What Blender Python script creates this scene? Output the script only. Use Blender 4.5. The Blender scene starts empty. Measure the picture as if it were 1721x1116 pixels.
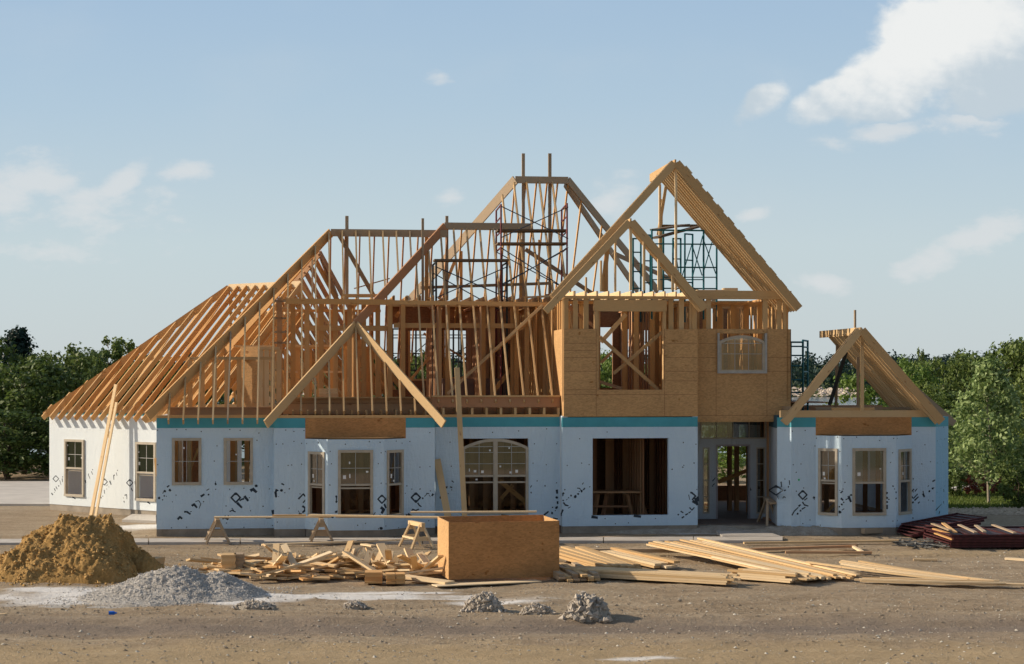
import bpy, math, random
from mathutils import Vector, Matrix, noise
random.seed(7)
R = math.radians
sc = bpy.context.scene
COL = sc.collection
F = 3000.0; CX = 860.5; HY = 636.0; H = 4.27
AY = R(6.7); CA, SA = math.cos(AY), math.sin(AY)
OX = (263-CX)/F*48.5; OY = 48.5; SL = .17
O = Vector((OX, OY, 0))
UD = Vector((CA, SA, 0)); VD = Vector((-SA, CA, 0)); ZD = Vector((0, 0, 1))

def ray(px, py): return Vector(((px-CX)/F, 1.0, -(py-HY)/F))
CAM = Vector((0, 0, H))
def atY(px, py, Y): return CAM + ray(px, py)*Y
def gnd(px, py, z=0.0):
    d = ray(px, py); t = (z-H)/d.z; return CAM + d*t
class Plane:
    """vertical plane: origin p, horizontal direction t (rightwards), outward normal n"""
    def __init__(s, p, t):
        s.p = Vector((p.x, p.y, 0)); s.t = Vector((t.x, t.y, 0)).normalized(); s.n = Vector((s.t.y, -s.t.x, 0))
    def hit(s, px, py):
        d = ray(px, py); k = (s.p-CAM).dot(s.n)/d.dot(s.n); return CAM + d*k
    def s_(s, px, py=700): return (s.hit(px, py)-s.p).dot(s.t)
    def z_(s, px, py): return s.hit(px, py).z
    def pt(s, a, z, out=0): return s.p + s.t*a + s.n*out + ZD*z
def VP(v): return Plane(O + VD*v, UD)
def P(px, py, v): return VP(v).hit(px, py)
def hw(u, v, z): return O + UD*u + VD*v + ZD*z
def uv_of(w):
    d = w-O; return d.dot(UD), d.dot(VD)

# ---------------------------------------------------------------- materials
def nmat(name):
    m = bpy.data.materials.new(name); m.use_nodes = True
    nt = m.node_tree; b = nt.nodes['Principled BSDF']; return m, nt, b
def N(nt, typ, **kw):
    n = nt.nodes.new(typ)
    for k, v in kw.items():
        if k in n.inputs.keys() if hasattr(n.inputs, 'keys') else False: n.inputs[k].default_value = v
        else: setattr(n, k, v)
    return n
def L(nt, a, b): nt.links.new(a, b)
def ramp(nt, fac, stops):
    r = nt.nodes.new('ShaderNodeValToRGB'); e = r.color_ramp.elements
    e[0].position, e[0].color = stops[0][0], (*stops[0][1], 1)
    e[1].position, e[1].color = stops[-1][0], (*stops[-1][1], 1)
    for p, c in stops[1:-1]:
        x = e.new(p); x.color = (*c, 1)
    L(nt, fac, r.inputs['Fac']); return r.outputs['Color']
def noise_n(nt, vec, scale, detail=4, rough=.6):
    n = nt.nodes.new('ShaderNodeTexNoise'); n.inputs['Scale'].default_value = scale
    n.inputs['Detail'].default_value = detail; n.inputs['Roughness'].default_value = rough
    if vec is not None: L(nt, vec, n.inputs['Vector'])
    return n.outputs['Fac']
def mapping(nt, vec, scale=(1, 1, 1), rot=(0, 0, 0)):
    m = nt.nodes.new('ShaderNodeMapping'); m.inputs['Scale'].default_value = scale; m.inputs['Rotation'].default_value = rot
    L(nt, vec, m.inputs['Vector']); return m.outputs['Vector']
def mixc(nt, fac, a, b, mode='MIX'):
    m = nt.nodes.new('ShaderNodeMix'); m.data_type = 'RGBA'; m.blend_type = mode
    for s, v in ((0, fac), (6, a), (7, b)):
        if hasattr(v, 'links'): L(nt, v, m.inputs[s])
        else: m.inputs[s].default_value = v if s == 0 else (*v, 1)
    return m.outputs[2]
def mathn(nt, op, a, b=0.0, clamp=False):
    m = nt.nodes.new('ShaderNodeMath'); m.operation = op; m.use_clamp = clamp
    for i, v in ((0, a), (1, b)):
        if hasattr(v, 'links'): L(nt, v, m.inputs[i])
        else: m.inputs[i].default_value = v
    return m.outputs[0]
def bump(nt, b, h, strength=.3, dist=.02):
    n = nt.nodes.new('ShaderNodeBump'); n.inputs['Strength'].default_value = strength; n.inputs['Distance'].default_value = dist
    L(nt, h, n.inputs['Height']); L(nt, n.outputs['Normal'], b.inputs['Normal'])
def texco(nt, which='Object'):
    return nt.nodes.new('ShaderNodeTexCoord').outputs[which]
def simple(name, col, rough=.7, metal=0, var=.12, scale=6):
    m, nt, b = nmat(name); f = noise_n(nt, texco(nt), scale, 5)
    c = ramp(nt, f, [(.3, tuple(x*(1-var) for x in col)), (.7, tuple(min(1, x*(1+var)) for x in col))])
    L(nt, c, b.inputs['Base Color']); b.inputs['Roughness'].default_value = rough; b.inputs['Metallic'].default_value = metal
    b.inputs['Specular IOR Level'].default_value = .3
    return m
def wood(name, c1, c2, c3):
    m, nt, b = nmat(name); tc = texco(nt)
    oi = nt.nodes.new('ShaderNodeObjectInfo').outputs['Random']
    grain = noise_n(nt, mapping(nt, tc, (1.2, 22, 22)), 2.2, 6, .65)
    knots = noise_n(nt, mapping(nt, tc, (1.5, 6, 6)), 2.0, 2, .5)
    base = ramp(nt, oi, [(0, c1), (.5, c2), (1, c3)])
    dk = mixc(nt, mathn(nt, 'MULTIPLY', grain, .5), base, tuple(x*.55 for x in c1))
    kn = ramp(nt, knots, [(.70, (1, 1, 1)), (.78, (.45, .3, .2))])
    c = mixc(nt, .8, dk, kn, 'MULTIPLY')
    L(nt, c, b.inputs['Base Color']); b.inputs['Roughness'].default_value = .75; b.inputs['Specular IOR Level'].default_value = .2
    bump(nt, b, grain, .25, .01); return m
WOOD = wood('pine_lumber', (.56, .36, .17), (.66, .45, .23), (.72, .53, .30))
WORG = wood('orange_fir_lumber', (.62, .33, .125), (.70, .41, .17), (.76, .50, .24))
WRED = wood('red_fir_lumber', (.46, .24, .13), (.54, .30, .16), (.60, .37, .20))
WGRY = wood('weathered_lumber', (.38, .28, .18), (.44, .33, .22), (.50, .39, .27))
WPALE = wood('pale_fresh_lumber', (.76, .54, .30), (.82, .62, .37), (.86, .69, .46))
def osb(name, col, k=1.0):
    m, nt, b = nmat(name); tc = texco(nt)
    v = nt.nodes.new('ShaderNodeTexVoronoi'); v.inputs['Scale'].default_value = 17
    L(nt, mapping(nt, tc, (1.0, 1.0, 2.2), (.2, .5, .3)), v.inputs['Vector'])
    f2 = noise_n(nt, tc, 1.1, 6, .6)
    sp = nt.nodes.new('ShaderNodeSeparateColor'); L(nt, v.outputs['Color'], sp.inputs[0])
    c = ramp(nt, sp.outputs[0], [(0, tuple(x*.84 for x in col)), (.5, col), (1, tuple(x*1.12 for x in col))])
    c = mixc(nt, .6, c, ramp(nt, f2, [(.3, (.72, .7, .66)), (.7, (1.08, 1.05, 1))]), 'MULTIPLY')
    kn = ramp(nt, noise_n(nt, mapping(nt, tc, (1, 1, 1.6)), 4.3, 2, .4), [(.70, (1, 1, 1)), (.76, (.62, .5, .38))])
    c = mixc(nt, 1.0, c, kn, 'MULTIPLY')
    L(nt, c, b.inputs['Base Color']); b.inputs['Roughness'].default_value = .7; b.inputs['Specular IOR Level'].default_value = .2
    bump(nt, b, sp.outputs[1], .15, .01); return m
WSHADE = wood('shaded_plank', (.13, .095, .065), (.17, .125, .085), (.22, .165, .115))  # scaffold planks: the shade they lie in is put into the colour
OSB = osb('oriented_strand_board', (.55, .335, .155))
OSBD = osb('orange_strand_board', (.50, .255, .10))
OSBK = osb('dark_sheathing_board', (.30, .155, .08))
def wrapmat(name, c0, c1, bs=.5):
    m, nt, b = nmat(name); tc = texco(nt)
    w1 = noise_n(nt, mapping(nt, tc, (2.2, 2.2, .55), (.0, .75, .3)), 1.6, 7, .62)
    w2 = noise_n(nt, mapping(nt, tc, (.5, .5, 2.6), (.1, -.5, .2)), 2.4, 6, .6)
    r1 = mathn(nt, 'ABSOLUTE', mathn(nt, 'SUBTRACT', w1, .5))
    r2 = mathn(nt, 'ABSOLUTE', mathn(nt, 'SUBTRACT', w2, .5))
    h = mathn(nt, 'ADD', mathn(nt, 'POWER', mathn(nt, 'SUBTRACT', 1, r1), 9), mathn(nt, 'MULTIPLY', mathn(nt, 'POWER', mathn(nt, 'SUBTRACT', 1, r2), 14), .3))
    f = noise_n(nt, tc, .45, 4, .6)
    c = ramp(nt, f, [(.3, c0), (.7, c1)])
    L(nt, c, b.inputs['Base Color']); b.inputs['Roughness'].default_value = .5; b.inputs['Specular IOR Level'].default_value = .35
    bump(nt, b, h, bs, .03); return m
WRAP = wrapmat('shaded_house_wrap', (.52, .68, .82), (.60, .75, .86), .55)  # wrap copy for walls out of the sun, bluish shade in its colour
WRAPLIT = wrapmat('sunlit_house_wrap', (.63, .69, .73), (.69, .75, .78), .16)  # same wrap, lighter copy for sun-facing walls; sunlight in its colour
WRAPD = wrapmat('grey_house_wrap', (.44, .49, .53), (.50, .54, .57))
TEAL = simple('teal_foam_sheathing', (.07, .34, .42), .55, 0, .1, 1.5)
TRIM = simple('tan_window_vinyl', (.44, .39, .31), .5)
WHITE = simple('white_plastic', (.42, .42, .40), .5, 0, .05)
STICK = simple('sticker_paper', (.82, .82, .8), .6, 0, .03)
CONC = simple('foundation_concrete', (.30, .26, .21), .9, 0, .25, 2.5)
SLABM = simple('pavement_concrete', (.50, .46, .41), .85, 0, .12, 1.2)
INK = simple('print_ink', (.025, .04, .06), .6, 0, .1)
CAP = simple('fastener_cap', (.06, .07, .09), .6, 0, .1)
GREENM = simple('green_tape', (.02, .45, .16), .5, 0, .05)
TEALMET = simple('teal_painted_steel', (.01, .12, .15), .45, .3, .2)
BLUEMET = simple('blue_grey_steel', (.06, .08, .11), .45, .5, .2)
REDMET = simple('rusty_red_steel', (.18, .05, .05), .6, .3, .3)
DARKMET = simple('dark_steel', (.035, .04, .042), .5, .4, .2)
FORMRED = simple('red_form_paint', (.062, .014, .016), .6, .0, .6, 9)
FORMDK = simple('dark_form_face', (.045, .02, .02), .6, 0, .3, 9)
BLUEP = simple('blue_plastic', (.01, .13, .6), .4)
BARK = simple('tree_bark', (.10, .075, .05), .9, 0, .3, 12)
PALEBARK = simple('young_bark', (.30, .26, .20), .9, 0, .2, 12)
def glassmat(name, tint, refl):
    m = bpy.data.materials.new(name); m.use_nodes = True; nt = m.node_tree; nt.nodes.clear()
    o = nt.nodes.new('ShaderNodeOutputMaterial'); mx = nt.nodes.new('ShaderNodeMixShader')
    t = nt.nodes.new('ShaderNodeBsdfTransparent'); t.inputs[0].default_value = (*tint, 1)
    g = nt.nodes.new('ShaderNodeBsdfGlossy'); g.inputs['Roughness'].default_value = .02
    fr = nt.nodes.new('ShaderNodeFresnel'); fr.inputs[0].default_value = 1.5
    L(nt, mathn(nt, 'ADD', fr.outputs[0], refl, True), mx.inputs[0])
    L(nt, t.outputs[0], mx.inputs[1]); L(nt, g.outputs[0], mx.inputs[2]); L(nt, mx.outputs[0], o.inputs[0]); return m
GLASS = glassmat('window_glass', (.45, .48, .40), .22)
DGLASS = glassmat('dark_window_glass', (.10, .15, .07), .0)
CLEAR = glassmat('clear_glass', (.8, .82, .8), -.02)
def leafmat(name, c0, c1, c2, sc_=.6):
    m, nt, b = nmat(name); tc = texco(nt)
    f = noise_n(nt, tc, sc_, 3, .6); g = nt.nodes.new('ShaderNodeNewGeometry').outputs['Random Per Island']
    h = mathn(nt, 'ADD', mathn(nt, 'MULTIPLY', f, .6), mathn(nt, 'MULTIPLY', g, .4))
    c = ramp(nt, h, [(.25, c0), (.5, c1), (.8, c2)])
    oi = nt.nodes.new('ShaderNodeObjectInfo').outputs['Random']
    c = mixc(nt, .7, c, ramp(nt, oi, [(0, (.75, .8, .8)), (1, (1.15, 1.1, .9))]), 'MULTIPLY')
    L(nt, c, b.inputs['Base Color']); b.inputs['Roughness'].default_value = .55; b.inputs['Specular IOR Level'].default_value = .3
    tr = nt.nodes.new('ShaderNodeBsdfTranslucent'); L(nt, c, tr.inputs[0])
    mx = nt.nodes.new('ShaderNodeMixShader'); mx.inputs[0].default_value = .3
    out = [n for n in nt.nodes if n.type == 'OUTPUT_MATERIAL'][0]
    L(nt, b.outputs[0], mx.inputs[1]); L(nt, tr.outputs[0], mx.inputs[2]); L(nt, mx.outputs[0], out.inputs[0]); return m
LEAF = leafmat('broadleaf_foliage', (.035, .065, .018), (.09, .14, .035), (.17, .23, .06))
LEAFD = leafmat('conifer_foliage', (.008, .026, .018), (.014, .04, .026), (.028, .06, .035))
LEAFB = leafmat('bright_foliage', (.08, .15, .025), (.16, .24, .045), (.24, .33, .08))
LEAFY = leafmat('young_tree_foliage', (.09, .15, .045), (.24, .33, .11), (.46, .55, .27), 1.5)
LEAFO = leafmat('olive_foliage', (.06, .095, .022), (.14, .19, .045), (.23, .29, .08))
LEAFF = leafmat('far_foliage', (.014, .035, .030), (.022, .05, .038), (.035, .07, .045), .05)
FLOWER = leafmat('red_flower_leaves', (.10, .05, .03), (.30, .07, .05), (.45, .12, .09), 2)
GRASSM = leafmat('grass_blades', (.06, .10, .015), (.11, .16, .03), (.20, .24, .06), 2)

# ---------------------------------------------------------------- object helpers
WM = {}
def link(o, parent=None, loc=Vector((0, 0, 0)), rot=None):
    COL.objects.link(o)
    m = Matrix.Translation(loc) @ (rot.to_4x4() if rot else Matrix.Identity(4))
    WM[o] = m
    if parent is not None:
        o.parent = parent; o.matrix_basis = WM[parent].inverted() @ m
    else: o.matrix_basis = m
    return o
def tag(o, label=None, cat=None, group=None, kind=None):
    if label: o['label'] = label
    if cat: o['category'] = cat
    if group: o['group'] = group
    if kind: o['kind'] = kind
    return o
def empty(name, loc, label, cat, group=None, rz=0):
    o = bpy.data.objects.new(name, None); o.empty_display_size = .2
    link(o, None, Vector(loc), Matrix.Rotation(rz, 3, 'Z')); return tag(o, label, cat, group)
class MB:
    def __init__(s): s.v = []; s.f = []; s.m = []
    def quad(s, a, b, c, d, mi=0):
        k = len(s.v); s.v += [a, b, c, d]; s.f.append((k, k+1, k+2, k+3)); s.m.append(mi)
    def tri(s, a, b, c, mi=0):
        k = len(s.v); s.v += [a, b, c]; s.f.append((k, k+1, k+2)); s.m.append(mi)
    def hexa(s, p, mi=0):
        k = len(s.v); s.v += p
        for q in ((0, 3, 2, 1), (4, 5, 6, 7), (0, 1, 5, 4), (1, 2, 6, 5), (2, 3, 7, 6), (3, 0, 4, 7)):
            s.f.append(tuple(k+i for i in q)); s.m.append(mi)
    def box(s, x0, x1, y0, y1, z0, z1, mi=0):
        s.hexa([Vector(c) for c in ((x0, y0, z0), (x1, y0, z0), (x1, y1, z0), (x0, y1, z0), (x0, y0, z1), (x1, y0, z1), (x1, y1, z1), (x0, y1, z1))], mi)
    def pbox(s, pl, a0, a1, z0, z1, n0, n1, mi=0):
        """box on a plane: n0 inner, n1 outer offset"""
        g = lambda a, z, n: pl.pt(a, z, n)
        s.hexa([g(a0, z0, n1), g(a1, z0, n1), g(a1, z0, n0), g(a0, z0, n0), g(a0, z1, n1), g(a1, z1, n1), g(a1, z1, n0), g(a0, z1, n0)], mi)
    def bar(s, A, B, w, d, up=ZD, mi=0):
        x = (B-A).normalized(); y = up.cross(x)
        if y.length < 1e-3: y = Vector((1, 0, 0)).cross(x)
        y.normalize(); z = x.cross(y); y = y*w/2; z = z*d/2
        s.hexa([A-y-z, B-y-z, B+y-z, A+y-z, A-y+z, B-y+z, B+y+z, A+y+z], mi)
    def tube(s, A, B, r, n=6, mi=0, r2=None):
        r2 = r if r2 is None else r2
        x = (B-A).normalized(); y = ZD.cross(x)
        if y.length < 1e-3: y = Vector((1, 0, 0))
        y.normalize(); z = x.cross(y); k = len(s.v)
        for i in range(n):
            t = 2*math.pi*i/n; o = y*math.cos(t)+z*math.sin(t)
            s.v += [A+o*r, B+o*r2]
        for i in range(n):
            j = (i+1) % n; s.f.append((k+2*i, k+2*j, k+2*j+1, k+2*i+1)); s.m.append(mi)
        s.f.append(tuple(k+2*i for i in range(n))[::-1]); s.f.append(tuple(k+2*i+1 for i in range(n))); s.m += [mi, mi]
    def build(s, name, mat, parent=None, loc=None, smooth=False):
        base = loc if loc is not None else (WM[parent].translation if parent is not None else (s.v[0].copy() if s.v else Vector()))
        inv = (Matrix.Translation(base) @ (WM[parent].to_3x3().to_4x4() if parent is not None else Matrix.Identity(4))).inverted()
        me = bpy.data.meshes.new(name)
        me.from_pydata([inv @ v for v in s.v], [], s.f)
        mats = mat if isinstance(mat, (list, tuple)) else [mat]
        for q in mats: me.materials.append(q)
        if len(mats) > 1: me.polygons.foreach_set('material_index', s.m)
        if smooth: me.polygons.foreach_set('use_smooth', [True]*len(s.f))
        me.update(); o = bpy.data.objects.new(name, me)
        link(o, parent, base, WM[parent].to_3x3() if parent is not None else None); return o
def beam(name, A, B, w, d, mat, parent=None, up=ZD):
    """one board as its own object; local x runs along the grain"""
    x = (B-A).normalized(); y = up.cross(x)
    if y.length < 1e-3: y = Vector((0, 1, 0)).cross(x)
    y.normalize(); z = x.cross(y); Ln = (B-A).length
    me = bpy.data.meshes.new(name); w2, d2 = w/2, d/2; c = .003
    vs = [(0, -w2, -d2), (Ln, -w2, -d2), (Ln, w2, -d2), (0, w2, -d2), (0, -w2, d2), (Ln, -w2, d2), (Ln, w2, d2), (0, w2, d2)]
    me.from_pydata(vs, [], [(0, 3, 2, 1), (4, 5, 6, 7), (0, 1, 5, 4), (1, 2, 6, 5), (2, 3, 7, 6), (3, 0, 4, 7)])
    me.materials.append(mat); o = bpy.data.objects.new(name, me)
    return link(o, parent, A, Matrix((x, y, z)).transposed())
def wall(name, pl, a0, a1, z0, z1, holes, th, mat, parent):
    """wall panel on plane pl with rectangular holes (a0,a1,z0,z1)"""
    xs = sorted({a0, a1, *[h[0] for h in holes], *[h[1] for h in holes]}); xs = [x for x in xs if a0 <= x <= a1]
    zs = sorted({z0, z1, *[h[2] for h in holes], *[h[3] for h in holes]}); zs = [z for z in zs if z0 <= z <= z1]
    def solid(i, j):
        if i < 0 or j < 0 or i >= len(xs)-1 or j >= len(zs)-1: return False
        cx, cz = (xs[i]+xs[i+1])/2, (zs[j]+zs[j+1])/2
        return not any(h[0] < cx < h[1] and h[2] < cz < h[3] for h in holes)
    m = MB(); g = pl.pt
    for i in range(len(xs)-1):
        for j in range(len(zs)-1):
            if not solid(i, j): continue
            x0, x1, w0, w1 = xs[i], xs[i+1], zs[j], zs[j+1]
            m.quad(g(x0, w0), g(x1, w0), g(x1, w1), g(x0, w1)); m.quad(g(x1, w0, -th), g(x0, w0, -th), g(x0, w1, -th), g(x1, w1, -th))
            if not solid(i-1, j): m.quad(g(x0, w0, -th), g(x0, w0), g(x0, w1), g(x0, w1, -th))
            if not solid(i+1, j): m.quad(g(x1, w0), g(x1, w0, -th), g(x1, w1, -th), g(x1, w1))
            if not solid(i, j-1): m.quad(g(x0, w0, -th), g(x1, w0, -th), g(x1, w0), g(x0, w0))
            if not solid(i, j+1): m.quad(g(x0, w1), g(x1, w1), g(x1, w1, -th), g(x0, w1, -th))
    return m.build(name, mat, parent)
# ================================================================ the house
house = empty('house_under_construction', O, 'large two storey wood framed house under construction with blue white wrapped walls', 'house')
PLZ = SL+3.06       # first floor plate
# planes of the front walls
pA, pB, pC, pD, pE, pF = VP(0), VP(-.35), VP(.12), VP(-.35), VP(1.75), VP(-1.2)
z_band = PLZ-.31
def window(pl, px0, px1, py0, py1, split=None, cols=2, rows=2, out=.03, open_low=False, glass=None, low='clear', arch=False, mull=False, stick=(), mid2=None, pyr=None):
    """returns hole rect; makes window > frame mesh with panes, grille, sashes. px/py outer edge of trim"""
    a0, a1 = pl.s_(px0), pl.s_(px1); pm = (px0+px1)/2
    z1, z0 = pl.z_(pm, py0), pl.z_(pm, py1)
    t = .075; fr = MB(); glass = glass or GLASS
    def box(m, a, b, c, d, n0, n1): m.pbox(pl, a, b, c, d, n0, n1)
    if not arch:
        box(fr, a0, a1, z1-t, z1, -.06, out)
    box(fr, a0, a1, z0, z0+t, -.06, out+.012)
    ztop = z1-t
    if arch:
        rise = .24*(a1-a0)/1.8; n = 14; ac = (a0+a1)/2; hw_ = (a1-a0)/2
        zt = lambda a: z1-rise+rise*(1-((a-ac)/hw_)**2)
        zside = z1-rise
        for i in range(n):
            u0, u1 = a0+(a1-a0)*i/n, a0+(a1-a0)*(i+1)/n
            g = pl.pt
            fr.hexa([g(u0, zt(u0)-t*1.1, out), g(u1, zt(u1)-t*1.1, out), g(u1, zt(u1)-t*1.1, -.06), g(u0, zt(u0)-t*1.1, -.06),
                     g(u0, zt(u0), out), g(u1, zt(u1), out), g(u1, zt(u1), -.06), g(u0, zt(u0), -.06)])
        box(fr, a0, a0+t, z0+t, zside-.02, -.06, out-.002); box(fr, a1-t, a1, z0+t, zside-.02, -.06, out-.002)
    else:
        box(fr, a0, a0+t, z0+t, z1-t, -.06, out); box(fr, a1-t, a1, z0+t, z1-t, -.06, out)
    if mull:
        ac = (a0+a1)/2; box(fr, ac-.06, ac+.06, z0+t, z1-t, -.05, out+.004)
    f = fr.build('window', TRIM, house)
    halves = [(a0+t, (a0+a1)/2-.06), ((a0+a1)/2+.06, a1-t)] if mull else [(a0+t, a1-t)]
    zs = pl.z_(pm, split) if split else None
    for (b0, b1) in halves:
        gr = MB(); ra = MB(); lo = zs+.03 if zs else z0+t
        def topz(a):
            return (z1-rise*(((a-(a0+a1)/2)/((a1-a0)/2))**2)-t) if arch else ztop
        # upper glass following the arch
        gm = MB(); n = 10 if arch else 1
        for i in range(n):
            u0, u1 = b0+(b1-b0)*i/n, b0+(b1-b0)*(i+1)/n
            gm.quad(pl.pt(u0, lo, -.025), pl.pt(u1, lo, -.025), pl.pt(u1, topz(u1), -.025), pl.pt(u0, topz(u0), -.025))
        gm.build('pane', glass, f)
        for i in range(1, cols):
            a = b0+(b1-b0)*i/cols; gr.pbox(pl, a-.007, a+.007, lo, topz(a), -.022, -.008)
        for j in range(1, rows):
            z = lo+(ztop-lo)*j/rows; gr.pbox(pl, b0, b1, z-.007, z+.007, -.021, -.007)
        if arch: gr.pbox(pl, b0+.02, b1-.02, ztop-.16, ztop-.142, -.021, -.007)
        if cols > 1 or rows > 1: gr.build('grille', WHITE, f)
        if zs:
            ra.pbox(pl, b0, b1, zs-.025, zs+.03, -.04, out-.008)
            if mid2:
                zz = pl.z_(pm, mid2); ra.pbox(pl, b0, b1, zz-.022, zz+.022, -.05, out-.02)
            elif open_low: ra.pbox(pl, b0+.01, b1-.01, zs-.09, zs-.055, -.06, -.015)
            ra.build('meeting_rail', TRIM, f)
            if low == 'clear' and not open_low:
                gm = MB(); gm.quad(pl.pt(b0, z0+t, -.045), pl.pt(b1, z0+t, -.045), pl.pt(b1, zs, -.045), pl.pt(b0, zs, -.045)); gm.build('pane', CLEAR, f)
    if stick:
        for (x, y, w, h) in stick:
            st = MB(); a, z = pl.s_(x), pl.z_(x, y); w *= .016; h *= .016
            st.pbox(pl, a-w/2, a+w/2, z-h/2, z+h/2, -.019, -.0165); st.build('sticker', STICK, f)
    e = .015 if not arch else .0
    return (a0+e, a1-e, z0+e, z1-e)
def opening(pl, px0, px1, py0, py1):
    pm = (px0+px1)/2; return (pl.s_(px0), pl.s_(px1), pl.z_(pm, py1), pl.z_(pm, py0))
MARKS = {}
def marks(pl, parent, items, sx=1.0):
    """ink strokes on a wall: ('l', w, (x,y),...), ('b', r, x, y), ('d', r, x, y, fill) in photo pixels"""
    m = MB(); k = [0.0016]
    def P2(x, y):
        q = pl.hit(x, y); return Vector(((q-pl.p).dot(pl.t), q.z))
    def poly(pts):
        k[0] += 2e-6; b = len(m.v); m.v += [pl.pt(p.x, p.y, k[0]) for p in pts]; m.f.append(tuple(range(b, b+len(pts)))); m.m.append(0)
    S = 1.28/60.0
    for it in items:
        if it[0] == 'l':
            w = it[1]*S/2; pts = [P2(*p) for p in it[2:]]
            for a, b in zip(pts, pts[1:]):
                d = (b-a); d.normalize(); nn = Vector((-d.y, d.x))*w; e = d*w*.5
                poly([a-nn-e, b-nn*.75+e, b+nn*.75+e, a+nn-e])
        elif it[0] == 'b':
            c = P2(it[2], it[3]); r = it[1]*S/2; n = 7; ph = random.random()*6
            poly([c+Vector((math.cos(ph+i*6.283/n), math.sin(ph+i*6.283/n)))*r*random.uniform(.65, 1.25) for i in range(n)])
        elif it[0] == 'd':
            r, x, y = it[1], it[2], it[3]; w = r*.2
            T, Rr, B, Lf = (x, y-r), (x+r*.95*sx, y), (x, y+r), (x-r*.95*sx, y)
            for a, b in ((T, Rr), (Rr, B), (B, Lf), (Lf, T)):
                A_, B_ = P2(*a), P2(*b); d = (B_-A_).normalized(); nn = Vector((-d.y, d.x))*w*S/2*1.3
                poly([A_-nn, B_-nn, B_+nn, A_+nn])
            if it[4]: poly([P2(x, y-r*1.05), P2(x-r*.45*sx, y-r*.45), P2(x, y-r*.55), P2(x+r*.45*sx, y-r*.45)])
            for q in (Rr, B, Lf):
                c = P2(*q); poly([c+Vector((math.cos(i*1.257), math.sin(i*1.257)))*r*.14*S for i in range(5)])
    return m.build('printed_mark', INK, parent)
def caps(pl, parent, a0, a1, z0, z1, holes, mult=1.0):
    m = MB(); n = int((a1-a0)/.41*mult)+1
    for i in range(n+1):
        for z in (z0+.12, z0+1.0, z0+1.75, z1-.06, z1-.42):
            if random.random() < .35: continue
            a = a0+.1+(a1-a0-.2)*i/max(n, 1)+random.uniform(-.08, .08); zz = z+random.uniform(-.1, .1)
            if zz > z1-.02 or any(h[0]-.06 < a < h[1]+.06 and h[2]-.06 < zz < h[3]+.06 for h in holes): continue
            r = .017; b = len(m.v); m.v += [pl.pt(a+math.cos(t*1.047)*r, zz+math.sin(t*1.047)*r, .004) for t in range(6)]; m.f.append(tuple(range(b, b+6))); m.m.append(0)
    if m.f:
        o = m.build('fastener_caps', CAP, parent); o['kind'] = 'stuff'
    return m
def wrapped(pl, px0, px1, holes, mat=WRAP, band=True, z0=SL, z1=PLZ, ztop=None, th=.16, name='wall', zb=None, mk=None, capson=True, a0=None, a1=None, sx=1.0):
    a0 = pl.s_(px0) if a0 is None else a0; a1 = pl.s_(px1) if a1 is None else a1
    zb = zb if zb else z_band
    w = wall(name, pl, a0, a1, z0, zb if band else z1, holes, th, mat, house)
    if band:
        m = MB(); m.pbox(pl, a0, a1, zb+.001, z1-.04, -th, .003); m.build('sheathing_band', TEAL, w)
    m = MB(); m.pbox(pl, a0, a1, -.3, z0-.001, -th, -.02); m.build('foundation', CONC, w)
    if capson: caps(pl, w, a0, a1, z0, (zb if band else z1), holes)
    if mk: marks(pl, w, mk, sx)
    return w
def zc(ox, oy, s, items):
    out = []
    for it in items:
        if it[0] == 'l': out.append(('l', it[1], *[(ox+p[0]/s, oy+p[1]/s) for p in it[2:]]))
        elif it[0] == 'b': out.append(('b', it[1], ox+it[2]/s, oy+it[3]/s))
        else: out.append(('d', it[1]/s, ox+it[2]/s, oy+it[3]/s, it[4]))
    return out

# ---- block A
hA = [window(pA, 289, 338.5, 736, 815, None, 2, 2, stick=[(309, 753, 2.5, 3)], glass=CLEAR), window(pA, 376, 425, 736, 814.5, None, 2, 2, glass=CLEAR, stick=[(397, 764, 2, 2.5)])]
mkA = zc(262, 780, 8.605, [('l', 2, (165, 330), (190, 312)), ('b', 3.6, 130, 395), ('b', 3.4, 205, 378), ('b', 2.6, 120, 460), ('b', 4.6, 45, 490), ('b', 2, 98, 515), ('b', 1.4, 150, 465), ('l', 1, (110, 400), (100, 425)),
  ('l', 3, (320, 795), (345, 765), (375, 785)), ('l', 2.6, (415, 690), (450, 690), (495, 722)), ('l', 3, (525, 600), (550, 580), (590, 625)), ('l', 1.1, (575, 540), (620, 528), (650, 575), (625, 640)), ('l', 3, (655, 465), (695, 440)), ('l', 1.2, (735, 380), (770, 358)), ('b', 3.4, 865, 290), ('l', .8, (862, 250), (868, 285)), ('b', 2.6, 760, 440), ('b', 1.6, 690, 545), ('l', 1.2, (500, 690), (515, 685)), ('b', 1.6, 240, 545),
  ('d', 70, 1155, 485, 1), ('l', 4, (968, 778), (1000, 765), (1040, 792)), ('l', 1.4, (1045, 745), (1065, 770)), ('l', 1.6, (1070, 685), (1100, 670), (1150, 690)), ('l', 1.2, (1100, 640), (1125, 670)), ('l', 3.4, (1180, 565), (1238, 625)), ('l', 2.2, (1215, 525), (1260, 500)), ('b', 2.6, 1262, 505), ('l', 3.6, (1285, 470), (1330, 525)), ('b', 1.6, 1352, 485), ('l', 4, (1375, 380), (1405, 362), (1450, 402)), ('b', 4, 1448, 318), ('l', 3, (1600, 772), (1660, 776)), ('l', 4, (1692, 675), (1702, 750)), ('b', 1.8, 1550, 610), ('b', 1.8, 1015, 605), ('b', 1.6, 1370, 675)])
wrapped(pA, 263, 460.6, hA, mk=mkA)
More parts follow.
